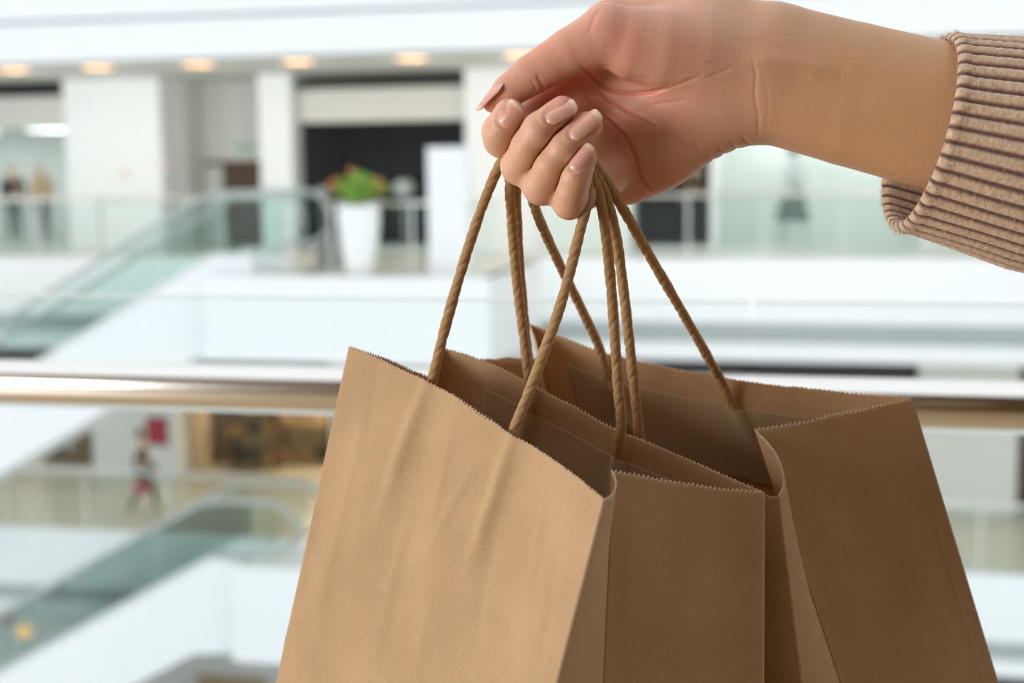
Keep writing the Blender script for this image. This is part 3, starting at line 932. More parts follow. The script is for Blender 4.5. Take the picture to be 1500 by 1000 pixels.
def dA(u, v, s, t):
    d = waves(u, v, s, t, 3, 0.0015) + waves(u, v, s * 2.3, t * 1.6, 21, 0.0006)
    for k_, (a_, b_, w_, m_) in enumerate((((540, 600), (470, 900), 10, .0006), ((600, 760), (560, 930), 8, .0005), ((660, 640), (640, 760), 7, .0006), ((720, 780), (690, 960), 9, -.0006), ((795, 720), (770, 860), 7, .0006), ((630, 880), (610, 990), 9, .0005), ((480, 700), (450, 860), 12, -.0006), ((555, 540), (540, 640), 9, -.0005), ((820, 800), (790, 985), 8, -.0005))):
        d = d + seg_ridge(u, v, a_, b_, w_, m_, 50)
    d = d + seg_ridge(u, v, (628, 560), (575, 720), 9, .0020, 70) + seg_ridge(u, v, (752, 640), (697, 800), 9, .0022, 70)
    d = d - seg_ridge(u, v, (648, 585), (590, 760), 16, .0012, 80) - seg_ridge(u, v, (776, 660), (720, 810), 17, .0013, 80)
    d = d + seg_ridge(u, v, (560, 620), (520, 860), 26, .0012, 90) + seg_ridge(u, v, (665, 700), (615, 900), 30, .0013, 90)
    d = d - seg_ridge(u, v, (800, 690), (730, 960), 24, .0010, 90) + seg_ridge(u, v, (690, 690), (640, 790), 5, .0006, 40)
    d = d + seg_ridge(u, v, (835, 760), (785, 930), 20, .0009, 60) + seg_ridge(u, v, (415, 920), (470, 1010), 6, .0006, 40)
    return d
A['dfront'] = dA
A['dback'] = lambda u, v, s, t: waves(u, v, s, t, 5, 0.0007)
A['dg2'] = lambda u, v, s, t: waves(u, v, s, t, 8, 0.0010)
A['teeth'], A['gt'] = 84, 34
A['pback'] = dict(s=(0.155, 0.74), t=(0.052, 0.20), at=((776, 608), (911, 660)), lean=-0.01)
A['rooted'] = 1
HI1, HI2 = (768, 212, .5945), (812, 206, .5905)
A['cords'] = [
    [(622, 590, .612), (634, 553, .611), (652, 480, .610), (676, 395, .608), (703, 312, .607), (729, 248, .606), (748, 224, .602), (775, 214, .596), (815, 210, .590), (850, 232, .5885), (861, 282, .586), (848, 345, .584), (823, 440, .582), (790, 535, .578), (752, 632, .571), (742, 660, .570)],
    [(775, 565, .650), (768, 500, .645), (757, 410, .635), (750, 330, .622), (747, 268, .608), (752, 238, .604), (780, 222, .596), (820, 218, .590), (856, 240, .589), (876, 282, .589), (887, 340, .593), (896, 430, .601), (905, 560, .616), (910, 622, .625)],
]
make_bag('front kraft paper shopping bag with smooth lit broad side and twisted paper handles', A)

# ---- rear bag
B = {}
B['front'] = [(695, 524, .683), (780, 575, .671), (905, 634, .649), (1000, 672, .632), (1060, 697, .621), (1120, 722, .612), (1140, 724, .608)]
B['back'] = [(775, 471, .720), (800, 480, .717), (835, 495, .713), (880, 511, .708), (925, 523, .703), (970, 533, .699), (1010, 541, .695), (1045, 545, .692), (1065, 552, .690), (1110, 558, .686), (1200, 567, .677), (1335, 580, .665)]
B['FLb'], B['FRb'], B['BLb'], B['BRb'] = (720, 1240, .70), (1246, 1594, .610), (960, 1190, .735), (1580, 1387, .67)
B['gr1'] = [(1140, 724, .608), (1147, 708, .613), (1146, 686, .618), (1132, 655, .624), (1105, 626, .630)]
B['gr2'] = [(1105, 626, .630), (1150, 619, .637), (1220, 605, .648), (1280, 592, .657), (1335, 580, .665)]
B['Cb'] = (1402, 1520, .64)
B['gl1'] = [(695, 524, .683), (740, 521, .688), (790, 521, .694)]
B['gl2'] = [(790, 521, .694), (785, 500, .704), (775, 471, .720)]
B['CLb'] = (840, 1215, .717)
B['dback'] = lambda u, v, s, t: waves(u, v, s, t, 12, 0.0008)
B['dg2'] = lambda u, v, s, t: waves(u, v, s, t, 14, 0.0008) + seg_ridge(u, v, (1318, 590), (1440, 1000), 1.6, .0003, 30)
B['teeth'], B['gt'] = 90, 36
B['pback'] = dict(s=(0.09, 0.745), t=(0.060, 0.21), at=((889, 538), (1072, 585)), lean=0.045)
B['rooted'] = 1
B['cords'] = [
    [(782, 600, .675), (776, 545, .672), (769, 480, .664), (762, 400, .650), (757, 320, .630), (756, 275, .613), (760, 246, .606), (785, 230, .597), (825, 226, .590), (862, 244, .590), (886, 284, .592), (902, 345, .600), (914, 430, .611), (925, 530, .627), (935, 625, .645), (939, 680, .652)],
    [(880, 515, .701), (868, 486, .692), (840, 428, .672), (808, 362, .645), (783, 302, .617), (778, 262, .604), (800, 238, .597), (838, 234, .590), (866, 240, .591), (882, 258, .592), (908, 298, .598), (950, 372, .614), (1000, 458, .640), (1040, 528, .668), (1058, 560, .682)],
]
make_bag('rear kraft paper shopping bag standing open behind the front paper bag', B)

# ================================================================== THE HAND, FOREARM AND SLEEVE
# sculpted as a distance field in millimetre-like units: u right, v down, w away from the viewer (0.288 mm each)
H = 1.8
U0, U1, V0, V1, W0, W1 = 676, 1500, -40, 350, -130, 150
gu = np.arange(U0, U1, H, dtype=np.float32)
gv = np.arange(V0, V1, H, dtype=np.float32)
gw = np.arange(W0, W1, H, dtype=np.float32)
BIG = 60.0
def cone(a, b, ra, rb, sw=1.0, pad=46):
    """tapered capsule, thinned by sw along w; returns (slices, field)"""
    a, b = np.array(a, np.float32), np.array(b, np.float32)
    rm = max(ra, rb) + pad
    lo, hi = np.minimum(a, b) - rm, np.maximum(a, b) + rm
    sl = []
    for g, l, h in zip((gu, gv, gw), lo, hi):
        i0, i1 = np.searchsorted(g, l), np.searchsorted(g, h)
        sl.append(slice(i0, max(i1, i0 + 1)))
    X = gu[sl[0]][:, None, None]
    Y = gv[sl[1]][None, :, None]
    Z = gw[sl[2]][None, None, :]
    d = b - a
    dd = d[0] ** 2 + d[1] ** 2 + (d[2] / sw) ** 2
    t = np.clip(((X - a[0]) * d[0] + (Y - a[1]) * d[1] + (Z - a[2]) * d[2] / sw ** 2) / dd, 0, 1)
    q = np.sqrt((X - a[0] - t * d[0]) ** 2 + (Y - a[1] - t * d[1]) ** 2 + ((Z - a[2] - t * d[2]) / sw) ** 2)
    return tuple(sl), (q - (ra + (rb - ra) * t)) * min(1.0, (sw + 1) / 2)
def smin_into(F, item, k):
    sl, d = item
    f = F[sl]
    h = np.clip(0.5 + 0.5 * (d - f) / k, 0, 1)
    F[sl] = d + (f - d) * (1 - h) * 0 + (f - d) * h - k * h * (1 - h)
def field():
    return np.full((len(gu), len(gv), len(gw)), BIG, np.float32)

F = field()
SW = 0.62
# forearm, wrist and palm
smin_into(F, cone((1420, 181, 26), (1540, 212, 26), 112, 116, SW), 1)
smin_into(F, cone((1250, 138, 26), (1420, 181, 26), 106, 112, SW), 2)
smin_into(F, cone((1130, 106, 26), (1250, 138, 26), 103, 106, SW), 2)
smin_into(F, cone((1130, 106, 26), (1040, 96, 34), 103, 99, SW), 6)
smin_into(F, cone((1040, 96, 34), (905, 122, 62), 99, 66, SW), 24)
smin_into(F, cone((1040, 85, 34), (905, 58, 44), 90, 62, SW), 20)
smin_into(F, cone((1062, 146, 22), (960, 213, 38), 68, 62, SW), 26)
smin_into(F, cone((960, 213, 38), (917, 246, 52), 62, 54, SW), 20)
# the ball of the thumb as one smooth mound
TN = field()
for a, b, ra, rb in (((1180, 112, 24), (1100, 92, 14), 66, 66), ((1100, 92, 14), (1030, 80, 2), 66, 64), ((1030, 80, 2), (975, 72, -6), 64, 60), ((975, 72, -6), (930, 64, -10), 60, 54), ((930, 64, -10), (892, 52, -12), 54, 47)):
    smin_into(TN, cone(a, b, ra, rb, 0.78, 60), 1.5)
h = np.clip(0.5 + 0.5 * (TN - F) / 18.0, 0, 1)
F = TN + (F - TN) * h - 18.0 * h * (1 - h)
del TN, h
# proximal finger segments
FING = {
    'index': dict(mcp=(856, 92, 74), pip=(748, 206, 22), mid=(736, 203, -12), dip=(733, 193, -34), tip=(746, 167, -46), r=(36, 29, 28, 27, 23)),
    'middle': dict(mcp=(886, 132, 76), pip=(762, 243, -32), mid=(774, 215, -56), dip=(791, 190, -68), tip=(824, 161, -68), r=(36, 29, 26, 26, 21)),
    'ring': dict(mcp=(906, 182, 70), pip=(794, 271, -42), mid=(808, 241, -63), dip=(827, 215, -72), tip=(862, 184, -72), r=(36, 30, 27, 26, 21.5)),
    'little': dict(mcp=(924, 232, 54), pip=(834, 297, -50), mid=(838, 279, -66), dip=(843, 260, -77), tip=(857, 231, -79), r=(34, 25, 23.5, 23, 18)),
}
for n, q in FING.items():
    smin_into(F, cone(q['mcp'], q['pip'], q['r'][0], q['r'][1]), 14)
# thumb
TH = [((892, 52, -12), 47), ((836, 76, -14), 36), ((805, 94, -13), 32), ((778, 110, -12), 30), ((746, 133, -12), 25), ((722, 150, -12), 15.5)]
TB = field()
for (a, ra), (b, rb) in zip(TH[:-1], TH[1:]):
    smin_into(TB, cone(a, b, ra, rb, 0.80), 2.5)
h = np.clip(0.5 + 0.5 * (TB - F) / 5.0, 0, 1)
F = TB + (F - TB) * h - 5.0 * h * (1 - h)
del TB, h
# curled middle and end segments: a fine fold stays open where two fingers touch
DA = field()
for n, q in FING.items():
    D = field()
    smin_into(D, cone(q['pip'], q['mid'], q['r'][1], q['r'][2], pad=20), 1)
    smin_into(D, cone(q['mid'], q['dip'], q['r'][2], q['r'][3], pad=20), 5)
    smin_into(D, cone(q['dip'], q['tip'], q['r'][3], q['r'][4], pad=20), 5)
    DA = np.minimum(DA, D) + 6.5 * np.clip(1 - np.abs(DA - D) / 4.5, 0, 1) ** 1.5 * (DA < BIG - 1) * (D < BIG - 1)
    del D
h = np.clip(0.5 + 0.5 * (DA - F) / 2.0, 0, 1)
F = DA + (F - DA) * h - 2.0 * h * (1 - h)
del DA, h
# palm lines, flexion folds and tendons
UU, VV = np.meshgrid(gu, gv, indexing='ij')
def polydist(pts):
    P = spline(pts, 60)
    d = np.full(UU.shape, 1e9, np.float32)
    tt = np.zeros_like(d)
    for i in range(len(P) - 1):
        a, b = P[i], P[i + 1] - P[i]
        t = np.clip(((UU - a[0]) * b[0] + (VV - a[1]) * b[1]) / (b @ b), 0, 1)
        e = np.hypot(UU - a[0] - t * b[0], VV - a[1] - t * b[1])
        m = e < d
        d[m] = e[m]
        tt[m] = (i + t[m]) / (len(P) - 1)
    return d, tt
CREASE = [
    ([(853, 97), (868, 112), (888, 128), (915, 136), (950, 135), (975, 130)], 4.6, 2.5),
    ([(955, 135), (985, 127), (1015, 115), (1035, 104)], 1.1, 2.3),
    ([(872, 128), (893, 146), (918, 162), (945, 174), (968, 188)], 3.0, 2.3),
    ([(884, 165), (902, 182), (920, 204), (931, 232), (941, 262), (962, 284)], 4.6, 2.5),
    ([(930, 160), (965, 152), (1008, 146)], 1.4, 2.2),
    ([(1102, 82), (1107, 110), (1106, 140), (1111, 170), (1110, 202)], 1.1, 2.2),
    ([(1120, 118), (1125, 150), (1123, 190)], 0.4, 2.3),
    ([(1050, 212), (1056, 220), (1066, 232)], 1.6, 2.2), ([(1070, 206), (1076, 214), (1084, 222)], 1.6, 2.2),
    ([(1034, 222), (1046, 234), (1052, 242)], 1.3, 2.2), ([(1085, 198), (1092, 205), (1099, 212)], 1.5, 2.2),
    ([(1016, 205), (1024, 220), (1036, 234)], 0.9, 2.2), ([(935, 275), (946, 284), (958, 290)], 1.4, 2.2),
    ([(862, 50), (870, 28), (880, 12)], 1.3, 2.6),
    ([(786, 110), (792, 120), (796, 131)], 1.6, 2.3), ([(777, 116), (783, 126), (785, 136)], 0.9, 2.2),
    ([(900, 205), (905, 225), (907, 245)], 1.2, 2.2), ([(893, 200), (890, 222), (884, 240)], 1.0, 2.2),
    ([(960, 190), (990, 200), (1012, 212)], 0.8, 2.2), ([(1000, 118), (1040, 112), (1078, 96)], 0.9, 2.4),
    ([(940, 150), (975, 160), (1000, 175)], 0.8, 2.2), ([(1020, 60), (1050, 74), (1085, 80)], 0.6, 2.6),
    ([(1040, 40), (1068, 58), (1095, 66)], 0.6, 2.6), ([(1030, 90), (1058, 92), (1090, 100)], 0.7, 2.4),
    ([(905, 100), (930, 112), (960, 114)], 0.7, 2.4), ([(958, 205), (950, 230), (956, 255)], 0.7, 2.2),
    ([(880, 120), (893, 112), (905, 118)], 0.7, 2.2), ([(850, 130), (862, 142), (870, 152)], 1.0, 2.2),
]
front = (gw[None, None, :] < 40).astype(np.float32)
dispmap = np.zeros_like(UU)
CR = np.zeros_like(UU)
for pts, amp, sg in CREASE:
    d, tt = polydist(pts)
    taper = np.clip(np.minimum(tt, 1 - tt) * 6 + 0.15, 0, 1)
    g = np.exp(-(d / sg) ** 2) * taper
    dispmap += amp * g
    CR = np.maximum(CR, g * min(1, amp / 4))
for pts, amp, sg in [([(1085, 84), (1150, 90), (1230, 108)], -3.5, 12), ([(1130, 112), (1220, 128), (1300, 148)], 2.0, 18)]:
    d, tt = polydist(pts)
    dispmap += amp * np.exp(-(d / sg) ** 2) * np.clip(np.minimum(tt, 1 - tt) * 4, 0, 1)
# keep the palm lines off the curled fingers lying in front of the palm
depthmask = np.where(gw[None, None, :] > -48, 1.0, 0.0).astype(np.float32)
far_u = (UU > 885)[:, :, None]
F += dispmap[:, :, None] * front * np.where(far_u, 1.0, depthmask)

# raised skin folds around the nail roots, slight flats under the plates
NAILS = [
    ((732, 184), (758, 151), -70, (-.30, -.10, -.95), 33, 17.5),
    ((798, 175), (843, 150), -92, (-.25, -.50, -.82), 33, 16.5),
    ((834, 201), (878, 164), -98, (-.28, -.38, -.88), 32, 16.5),
    ((837, 250), (866, 212), -98, (-.26, -.22, -.94), 26, 14.0),
]
for c0, c1, tip3, nrm, wid, rad in NAILS:
    a, b = np.array(c0, float), np.array(c1, float)
    t = (b - a) / np.linalg.norm(b - a)
    n_ = np.array([-t[1], t[0]])
    L_ = np.linalg.norm(b - a)
    hw = wid * .5
    pts = [a + t * L_ * .62 + n_ * hw, a + t * L_ * .25 + n_ * hw, a - t * 2 + n_ * hw * .55, a - t * 4.5, a - t * 2 - n_ * hw * .55, a + t * L_ * .25 - n_ * hw, a + t * L_ * .62 - n_ * hw]
    d, tt = polydist([tuple(p) for p in pts])
    m_ = np.exp(-(d / 3.0) ** 2) * np.clip(np.minimum(tt, 1 - tt) * 5, 0, 1)
    F -= (1.5 * m_)[:, :, None] * (gw[None, None, :] < -30)

def surface_nets(F):
    ins = F < 0
    c = np.zeros(tuple(n - 1 for n in F.shape), np.int8)
    offs = [(i, j, k) for i in (0, 1) for j in (0, 1) for k in (0, 1)]
    nx, ny, nz = c.shape
    for i, j, k in offs:
        c += ins[i:i + nx, j:j + ny, k:k + nz]
    act = np.argwhere((c > 0) & (c < 8))
    idx = np.full(c.shape, -1, np.int32)
    idx[act[:, 0], act[:, 1], act[:, 2]] = np.arange(len(act))
    val = {o: F[act[:, 0] + o[0], act[:, 1] + o[1], act[:, 2] + o[2]] for o in offs}
    acc = np.zeros((len(act), 3))
    cnt = np.zeros(len(act))
    for a in offs:
        for ax in range(3):
            if a[ax]: continue
            b = list(a)
            b[ax] = 1
            va, vb = val[a], val[tuple(b)]
            m = (va < 0) != (vb < 0)
            t = np.where(m, va / np.where(m, va - vb, 1), 0)
            p = np.tile(np.array(a, float), (len(act), 1))
            p[:, ax] += t
            acc[m] += p[m]
            cnt += m
    V = act + acc / cnt[:, None]
    Q = []
    for ax in range(3):
        s0 = [slice(None)] * 3
        s1 = [slice(None)] * 3
        s0[ax] = slice(0, -1)
        s1[ax] = slice(1, None)
        A0, A1 = ins[tuple(s0)], ins[tuple(s1)]
        e = np.argwhere(A0 != A1)
        o1, o2 = [(1, 2), (2, 0), (0, 1)][ax]
        ok = (e[:, o1] > 0) & (e[:, o2] > 0) & (e[:, o1] < c.shape[o1]) & (e[:, o2] < c.shape[o2])
        e = e[ok]
        flip = A0[e[:, 0], e[:, 1], e[:, 2]]
        q = []
        for da, db in ((1, 1), (0, 1), (0, 0), (1, 0)):
            g = e.copy()
            g[:, o1] -= da
            g[:, o2] -= db
            q.append(idx[g[:, 0], g[:, 1], g[:, 2]])
        q = np.stack(q, 1)
        q[~flip] = q[~flip][:, ::-1]
        Q.append(q)
    return V, np.vstack(Q)
SV, SQ = surface_nets(F)
UVW = np.stack([U0 + SV[:, 0] * H, V0 + SV[:, 1] * H, W0 + SV[:, 2] * H], 1)
# two passes of relaxation
for it in range(1):
    acc = np.zeros_like(UVW)
    cnt = np.zeros(len(UVW))
    for a, b in ((0, 1), (1, 2), (2, 3), (3, 0)):
        np.add.at(acc, SQ[:, a], UVW[SQ[:, b]])
        np.add.at(acc, SQ[:, b], UVW[SQ[:, a]])
        np.add.at(cnt, SQ[:, a], 1)
        np.add.at(cnt, SQ[:, b], 1)
    UVW = UVW * 0.65 + 0.35 * acc / cnt[:, None]
PXM = 0.000288
FOC = 0.600
def hand_world(p):
    p = np.asarray(p, float)
    return at_many(p[..., 0], p[..., 1], FOC + p[..., 2] * PXM)

def skin_mat():
    m, nt, b = new_mat('skin')
    N, L = nt.nodes, nt.links
    b.inputs['Roughness'].default_value = 0.48
    b.inputs['Specular IOR Level'].default_value = 0.4
    b.inputs['Subsurface Weight'].default_value = 0.35
    b.inputs['Subsurface Radius'].default_value = (1.0, 0.32, 0.16)
    b.inputs['Subsurface Scale'].default_value = 0.0026
    at_ = N.new('ShaderNodeAttribute')
    at_.attribute_name = 'flush'
    tc = N.new('ShaderNodeTexCoord')
    n = N.new('ShaderNodeTexNoise')
    n.inputs['Scale'].default_value = 55
    n.inputs['Detail'].default_value = 5
    L.new(tc.outputs['Object'], n.inputs['Vector'])
    ad = N.new('ShaderNodeMath')
    ad.operation = 'MULTIPLY_ADD'
    ad.inputs[1].default_value = 0.45
    ad.inputs[2].default_value = -0.22
    L.new(n.outputs['Fac'], ad.inputs[0])
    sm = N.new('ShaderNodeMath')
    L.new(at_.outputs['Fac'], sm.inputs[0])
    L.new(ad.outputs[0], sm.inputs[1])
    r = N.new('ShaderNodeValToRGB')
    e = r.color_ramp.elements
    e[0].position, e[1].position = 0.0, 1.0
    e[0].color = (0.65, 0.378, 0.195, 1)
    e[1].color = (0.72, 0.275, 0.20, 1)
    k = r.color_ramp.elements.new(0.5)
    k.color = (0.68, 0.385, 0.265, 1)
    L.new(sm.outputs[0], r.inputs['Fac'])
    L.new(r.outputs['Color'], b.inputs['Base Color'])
    n2 = N.new('ShaderNodeTexNoise')
    n2.inputs['Scale'].default_value = 900
    n2.inputs['Detail'].default_value = 3
    L.new(tc.outputs['Object'], n2.inputs['Vector'])
    vo = N.new('ShaderNodeTexVoronoi')
    vo.inputs['Scale'].default_value = 700
    L.new(tc.outputs['Object'], vo.inputs['Vector'])
    b1 = N.new('ShaderNodeBump')
    b1.inputs['Strength'].default_value = 0.22
    b1.inputs['Distance'].default_value = 0.0005
    L.new(n2.outputs['Fac'], b1.inputs['Height'])
    b2 = N.new('ShaderNodeBump')
    b2.inputs['Strength'].default_value = 0.12
    b2.inputs['Distance'].default_value = 0.0004
    L.new(vo.outputs['Distance'], b2.inputs['Height'])
    L.new(b1.outputs['Normal'], b2.inputs['Normal'])
    mp = N.new('ShaderNodeMapping')
    mp.inputs['Rotation'].default_value = (0, R(28), 0)
    mp.inputs['Scale'].default_value = (60, 120, 620)
    L.new(tc.outputs['Object'], mp.inputs['Vector'])
    n3 = N.new('ShaderNodeTexNoise')
    n3.inputs['Scale'].default_value = 1.0
    n3.inputs['Detail'].default_value = 4
    n3.inputs['Distortion'].default_value = 0.6
    L.new(mp.outputs[0], n3.inputs['Vector'])
    b3 = N.new('ShaderNodeBump')
    b3.inputs['Strength'].default_value = 0.22
    b3.inputs['Distance'].default_value = 0.0007
    L.new(n3.outputs['Fac'], b3.inputs['Height'])
    L.new(b2.outputs['Normal'], b3.inputs['Normal'])
    L.new(b3.outputs['Normal'], b.inputs['Normal'])
    return m
M['skin'] = skin_mat()
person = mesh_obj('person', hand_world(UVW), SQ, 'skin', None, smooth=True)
tag(person, 'right hand and bare forearm in a beige ribbed sleeve gripping twisted bag handles', 'person')
fl = np.interp(UVW[:, 0], [700, 900, 1000, 1100, 1240, 1340], [0.62, 0.68, 0.60, 0.36, 0.10, 0.05])
for n, q in FING.items():
    dt = np.linalg.norm(UVW - np.array(q['tip']), axis=1)
    fl = np.maximum(fl, 0.85 * np.exp(-(dt / 34) ** 2))
    dp = np.linalg.norm(UVW - np.array(q['mid']), axis=1)
    fl = fl - 0.30 * np.exp(-(dp / 42) ** 2)
ci = np.clip(((UVW[:, 0] - U0) / H).astype(int), 0, len(gu) - 1)
cj = np.clip(((UVW[:, 1] - V0) / H).astype(int), 0, len(gv) - 1)
glow_dist = np.linalg.norm(UVW - np.array([822., 128., 40.]), axis=1)
fl = fl + 0.45 * np.exp(-(glow_dist / 55) ** 2) * (UVW[:, 2] > -25)  # backlit red glow between thumb and fingers, painted into the skin colour
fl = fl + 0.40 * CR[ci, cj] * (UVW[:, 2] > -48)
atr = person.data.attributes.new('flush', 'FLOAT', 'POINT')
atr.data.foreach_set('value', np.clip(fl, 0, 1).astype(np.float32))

# nails, each a curved plate with a pale free edge
def nail_mat():
    m, nt, b = new_mat('fingernail')
    N, L = nt.nodes, nt.links
    b.inputs['Roughness'].default_value = 0.28
    a = N.new('ShaderNodeAttribute')
    a.attribute_name = 'along'
    r = N.new('ShaderNodeValToRGB')
    e = r.color_ramp.elements
    e[0].position, e[1].position = 0.0, 1.0
    e[0].color = (0.70, 0.44, 0.36, 1)
    e[1].color = (0.76, 0.58, 0.42, 1)
    for p, c in ((0.16, (0.70, 0.39, 0.31, 1)), (0.82, (0.70, 0.35, 0.28, 1)), (0.89, (0.74, 0.54, 0.38, 1))):
        k = e.new(p)
        k.color = c
    L.new(a.outputs['Fac'], r.inputs['Fac'])
    L.new(r.outputs['Color'], b.inputs['Base Color'])
    b.inputs['Subsurface Weight'].default_value = 0.15
    b.inputs['Subsurface Radius'].default_value = (1, .4, .2)
    b.inputs['Subsurface Scale'].default_value = 0.002
    return m
M['nail'] = nail_mat()
def fval(p):
    i = (np.array(p) - [U0, V0, W0]) / H
    i0 = np.clip(np.floor(i).astype(int), 0, np.array(F.shape) - 2)
    f = i - i0
    s = 0
    for a in (0, 1):
        for b in (0, 1):
            for c in (0, 1):
                s += F[i0[0] + a, i0[1] + b, i0[2] + c] * (f[0] if a else 1 - f[0]) * (f[1] if b else 1 - f[1]) * (f[2] if c else 1 - f[2])
    return s
def nail(c0, c1, tip3, nrm, wid, rad, lift=1.0, tilt=0.0):
    """c0/c1: image points of cuticle and free edge; nrm: outward normal; wid: width; rad: curvature radius"""
    n = np.array(nrm, float)
    n /= np.linalg.norm(n)
    def surf(c):
        best = None
        for w in np.arange(-125, 60, 1.0):
            if fval((c[0], c[1], w)) < 0:
                return np.array([c[0], c[1], w])
        return np.array([c[0], c[1], tip3])
    P0 = surf(c0)
    P1 = surf((c0[0] + (c1[0] - c0[0]) * .6, c0[1] + (c1[1] - c0[1]) * .6))
    ax = P1 - P0
    L2 = math.hypot(c1[0] - c0[0], c1[1] - c0[1])
    ax = ax / math.hypot(ax[0], ax[1]) * L2
    ax[2] = np.clip(ax[2], -L2 * .7, L2 * .7)
    L = np.linalg.norm(ax)
    t = ax / L
    n = n - t * (n @ t)
    n /= np.linalg.norm(n)
    b = np.cross(t, n)
    nl, nw = 22, 17
    V, AL = [], []
    for i in range(nl):
        l = i / (nl - 1)
        # outline: rounded cuticle and rounded free edge
        hw = 1.0
        if l < .28: hw = math.sqrt(max(0.0, 1 - ((.28 - l) / .28) ** 2)) * .25 + .75 * (1 - ((.28 - l) / .28) ** 3)
        if l > .78: hw = math.sqrt(max(0.0, 1 - ((l - .78) / .235) ** 2))
        hw = max(hw, .12)
        for j in range(nw):
            s = (2 * j / (nw - 1) - 1) * hw
            phi = s * (wid / 2) / rad
            p = P0 + t * (l * L) + b * rad * math.sin(phi) + n * (rad * (math.cos(phi) - 1) + lift + 1.8 * math.sin(math.pi * min(1, l * 1.05)) - 3.0 * max(0, .12 - l) * 8)
            V.append(p)
            AL.append(min(1, l + .06 * abs(s) ** 2 * (1 if l > .5 else 0)))
    f = [(i * nw + j, i * nw + j + 1, (i + 1) * nw + j + 1, (i + 1) * nw + j) for i in range(nl - 1) for j in range(nw - 1)]
    o = mesh_obj('fingernail', hand_world(np.array(V)), f, 'nail', person, smooth=True)
    o['label'] = 'trimmed natural nail with pale free edge'
    a_ = o.data.attributes.new('along', 'FLOAT', 'POINT')
    a_.data.foreach_set('value', np.array(AL, np.float32))
    so = o.modifiers.new('thickness', 'SOLIDIFY')
    so.thickness = 0.0005
    so.offset = 0
    return o
for a_ in NAILS:
    nail(*a_)
nail((737, 121), (697, 160), -25, (-.62, -.72, -.20), 26, 14)

# ribbed sleeve
def sleeve_mat():
    m, nt, b = new_mat('beige_rib_knit')
    N, L = nt.nodes, nt.links
    b.inputs['Roughness'].default_value = 0.9
    b.inputs['Specular IOR Level'].default_value = 0.15
    b.inputs['Sheen Weight'].default_value = 0.35
    b.inputs['Sheen Roughness'].default_value = 0.5
    tc = N.new('ShaderNodeTexCoord')
    n = N.new('ShaderNodeTexNoise')
    n.inputs['Scale'].default_value = 420
    n.inputs['Detail'].default_value = 5
    L.new(tc.outputs['Object'], n.inputs['Vector'])
    r = N.new('ShaderNodeValToRGB')
    r.color_ramp.elements[0].position, r.color_ramp.elements[1].position = .3, .7
    r.color_ramp.elements[0].color = (0.53, 0.375, 0.255, 1)
    r.color_ramp.elements[1].color = (0.69, 0.515, 0.365, 1)
    L.new(n.outputs['Fac'], r.inputs['Fac'])
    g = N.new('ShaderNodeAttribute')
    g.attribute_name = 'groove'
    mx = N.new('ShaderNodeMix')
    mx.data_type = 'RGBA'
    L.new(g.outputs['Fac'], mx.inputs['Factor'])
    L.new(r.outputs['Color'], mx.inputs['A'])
    mx.inputs['B'].default_value = (0.20, 0.105, 0.085, 1)      # shade between the ribs, painted into the yarn colour as plum-brown
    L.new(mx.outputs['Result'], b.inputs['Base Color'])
    bp = N.new('ShaderNodeBump')
    bp.inputs['Strength'].default_value = .55
    bp.inputs['Distance'].default_value = .0012
    L.new(n.outputs['Fac'], bp.inputs['Height'])
    L.new(bp.outputs['Normal'], b.inputs['Normal'])
    return m
M['knit'] = sleeve_mat()
NR, PER = 42, 12
ncol = NR * PER
prof = [(150, -13, 1), (60, -13, 1), (20, -13, 1), (8, -12.5, 1), (2, -10.5, .9), (-2, -6, .6), (-1, -2, .7), (3, 1.5, .9), (8, 2.5, 1), (14, 1.2, 1)] + [(s, 0, 1) for s in np.arange(20, 520, 7.0)]
SVt, SG = [], []
rr = np.random.RandomState(4)
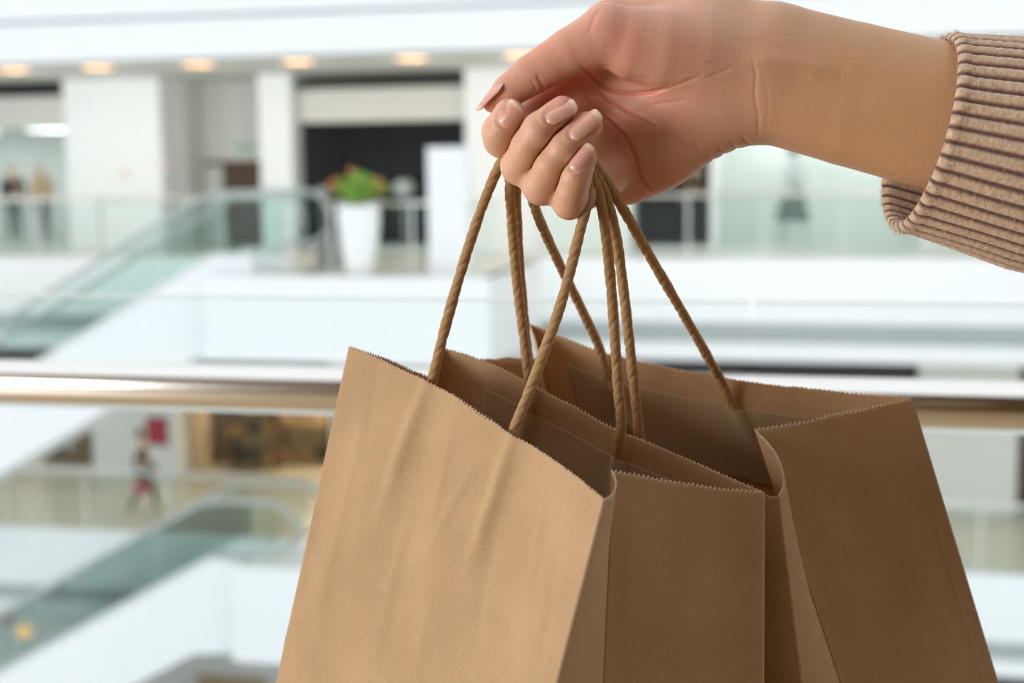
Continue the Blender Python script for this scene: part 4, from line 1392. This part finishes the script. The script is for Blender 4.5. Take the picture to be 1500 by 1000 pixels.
for s, off, k in prof:
    sc_ = 1 + 0.150 * min(max(s, 0), 170) / 150 + 0.05 * max(0, s - 170) / 150
    cx, cy, cw = 1349 + s, 192 + 0.185 * s, 26
    for c in range(ncol):
        ph = 2 * math.pi * c / ncol
        w_ = ph
        up = np.array([40.0, -142.0, 0.0])
        sd = np.array([42.0 * (1 - .4 * min(1, max(0, s) / 150)), 4.0, -112.0])
        d = up * math.cos(w_) + sd * math.sin(w_)
        rad = d / np.linalg.norm(d)
        x = (c % PER) / PER
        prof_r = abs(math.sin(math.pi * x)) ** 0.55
        rib = (9.0 * prof_r - 7.0) * k
        sgn = 1 if off > -9 else -0.6
        soft = 1.5 * math.sin(ph * 3 + s * .02) + 1.2 * math.sin(ph * 5 - s * .013)
        stitch = 0.5 * math.sin(s * 1.35 + (1.5 if c % PER > PER / 2 else 0))
        p = np.array([cx, cy, cw]) + d * sc_ + rad * (off + rib * sgn + soft + stitch)
        SVt.append(p)
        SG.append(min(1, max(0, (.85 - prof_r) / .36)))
SF = [(i * ncol + c, i * ncol + (c + 1) % ncol, (i + 1) * ncol + (c + 1) % ncol, (i + 1) * ncol + c) for i in range(len(prof) - 1) for c in range(ncol)]
SVt = np.array(SVt)
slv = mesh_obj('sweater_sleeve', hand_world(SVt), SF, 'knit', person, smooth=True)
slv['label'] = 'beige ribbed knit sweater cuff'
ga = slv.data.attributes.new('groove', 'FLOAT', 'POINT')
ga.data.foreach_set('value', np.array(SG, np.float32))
# wool fibres standing off the cuff
fz = MB()
NRW = len(prof)
for i in range(2600):
    row = rr.randint(4, 10) if rr.rand() < .55 else rr.randint(8, 40)
    c = rr.randint(ncol)
    p = SVt[row * ncol + c]
    ctr = np.array([p[0], 192 + .185 * (p[0] - 1349), 26])
    d = p - ctr
    d /= np.linalg.norm(d)
    d = d + rr.normal(0, .5, 3) + (np.array([-.7, 0, 0]) if row < 10 else 0)
    d /= np.linalg.norm(d)
    L_ = rr.uniform(3, 10)
    side = np.cross(d, rr.normal(0, 1, 3))
    side /= np.linalg.norm(side)
    bend = side * rr.uniform(-2, 2)
    q = [p - side * .22, p + side * .22, p + d * L_ * .6 + bend + side * .18, p + d * L_ * .6 + bend - side * .18, p + d * L_ + bend * 2.2]
    fz.add([hand_world(x) for x in q], [(0, 1, 2, 3), (3, 2, 4)])
tag(fz.build('wool_fuzz', 'knit', slv), kind='stuff')
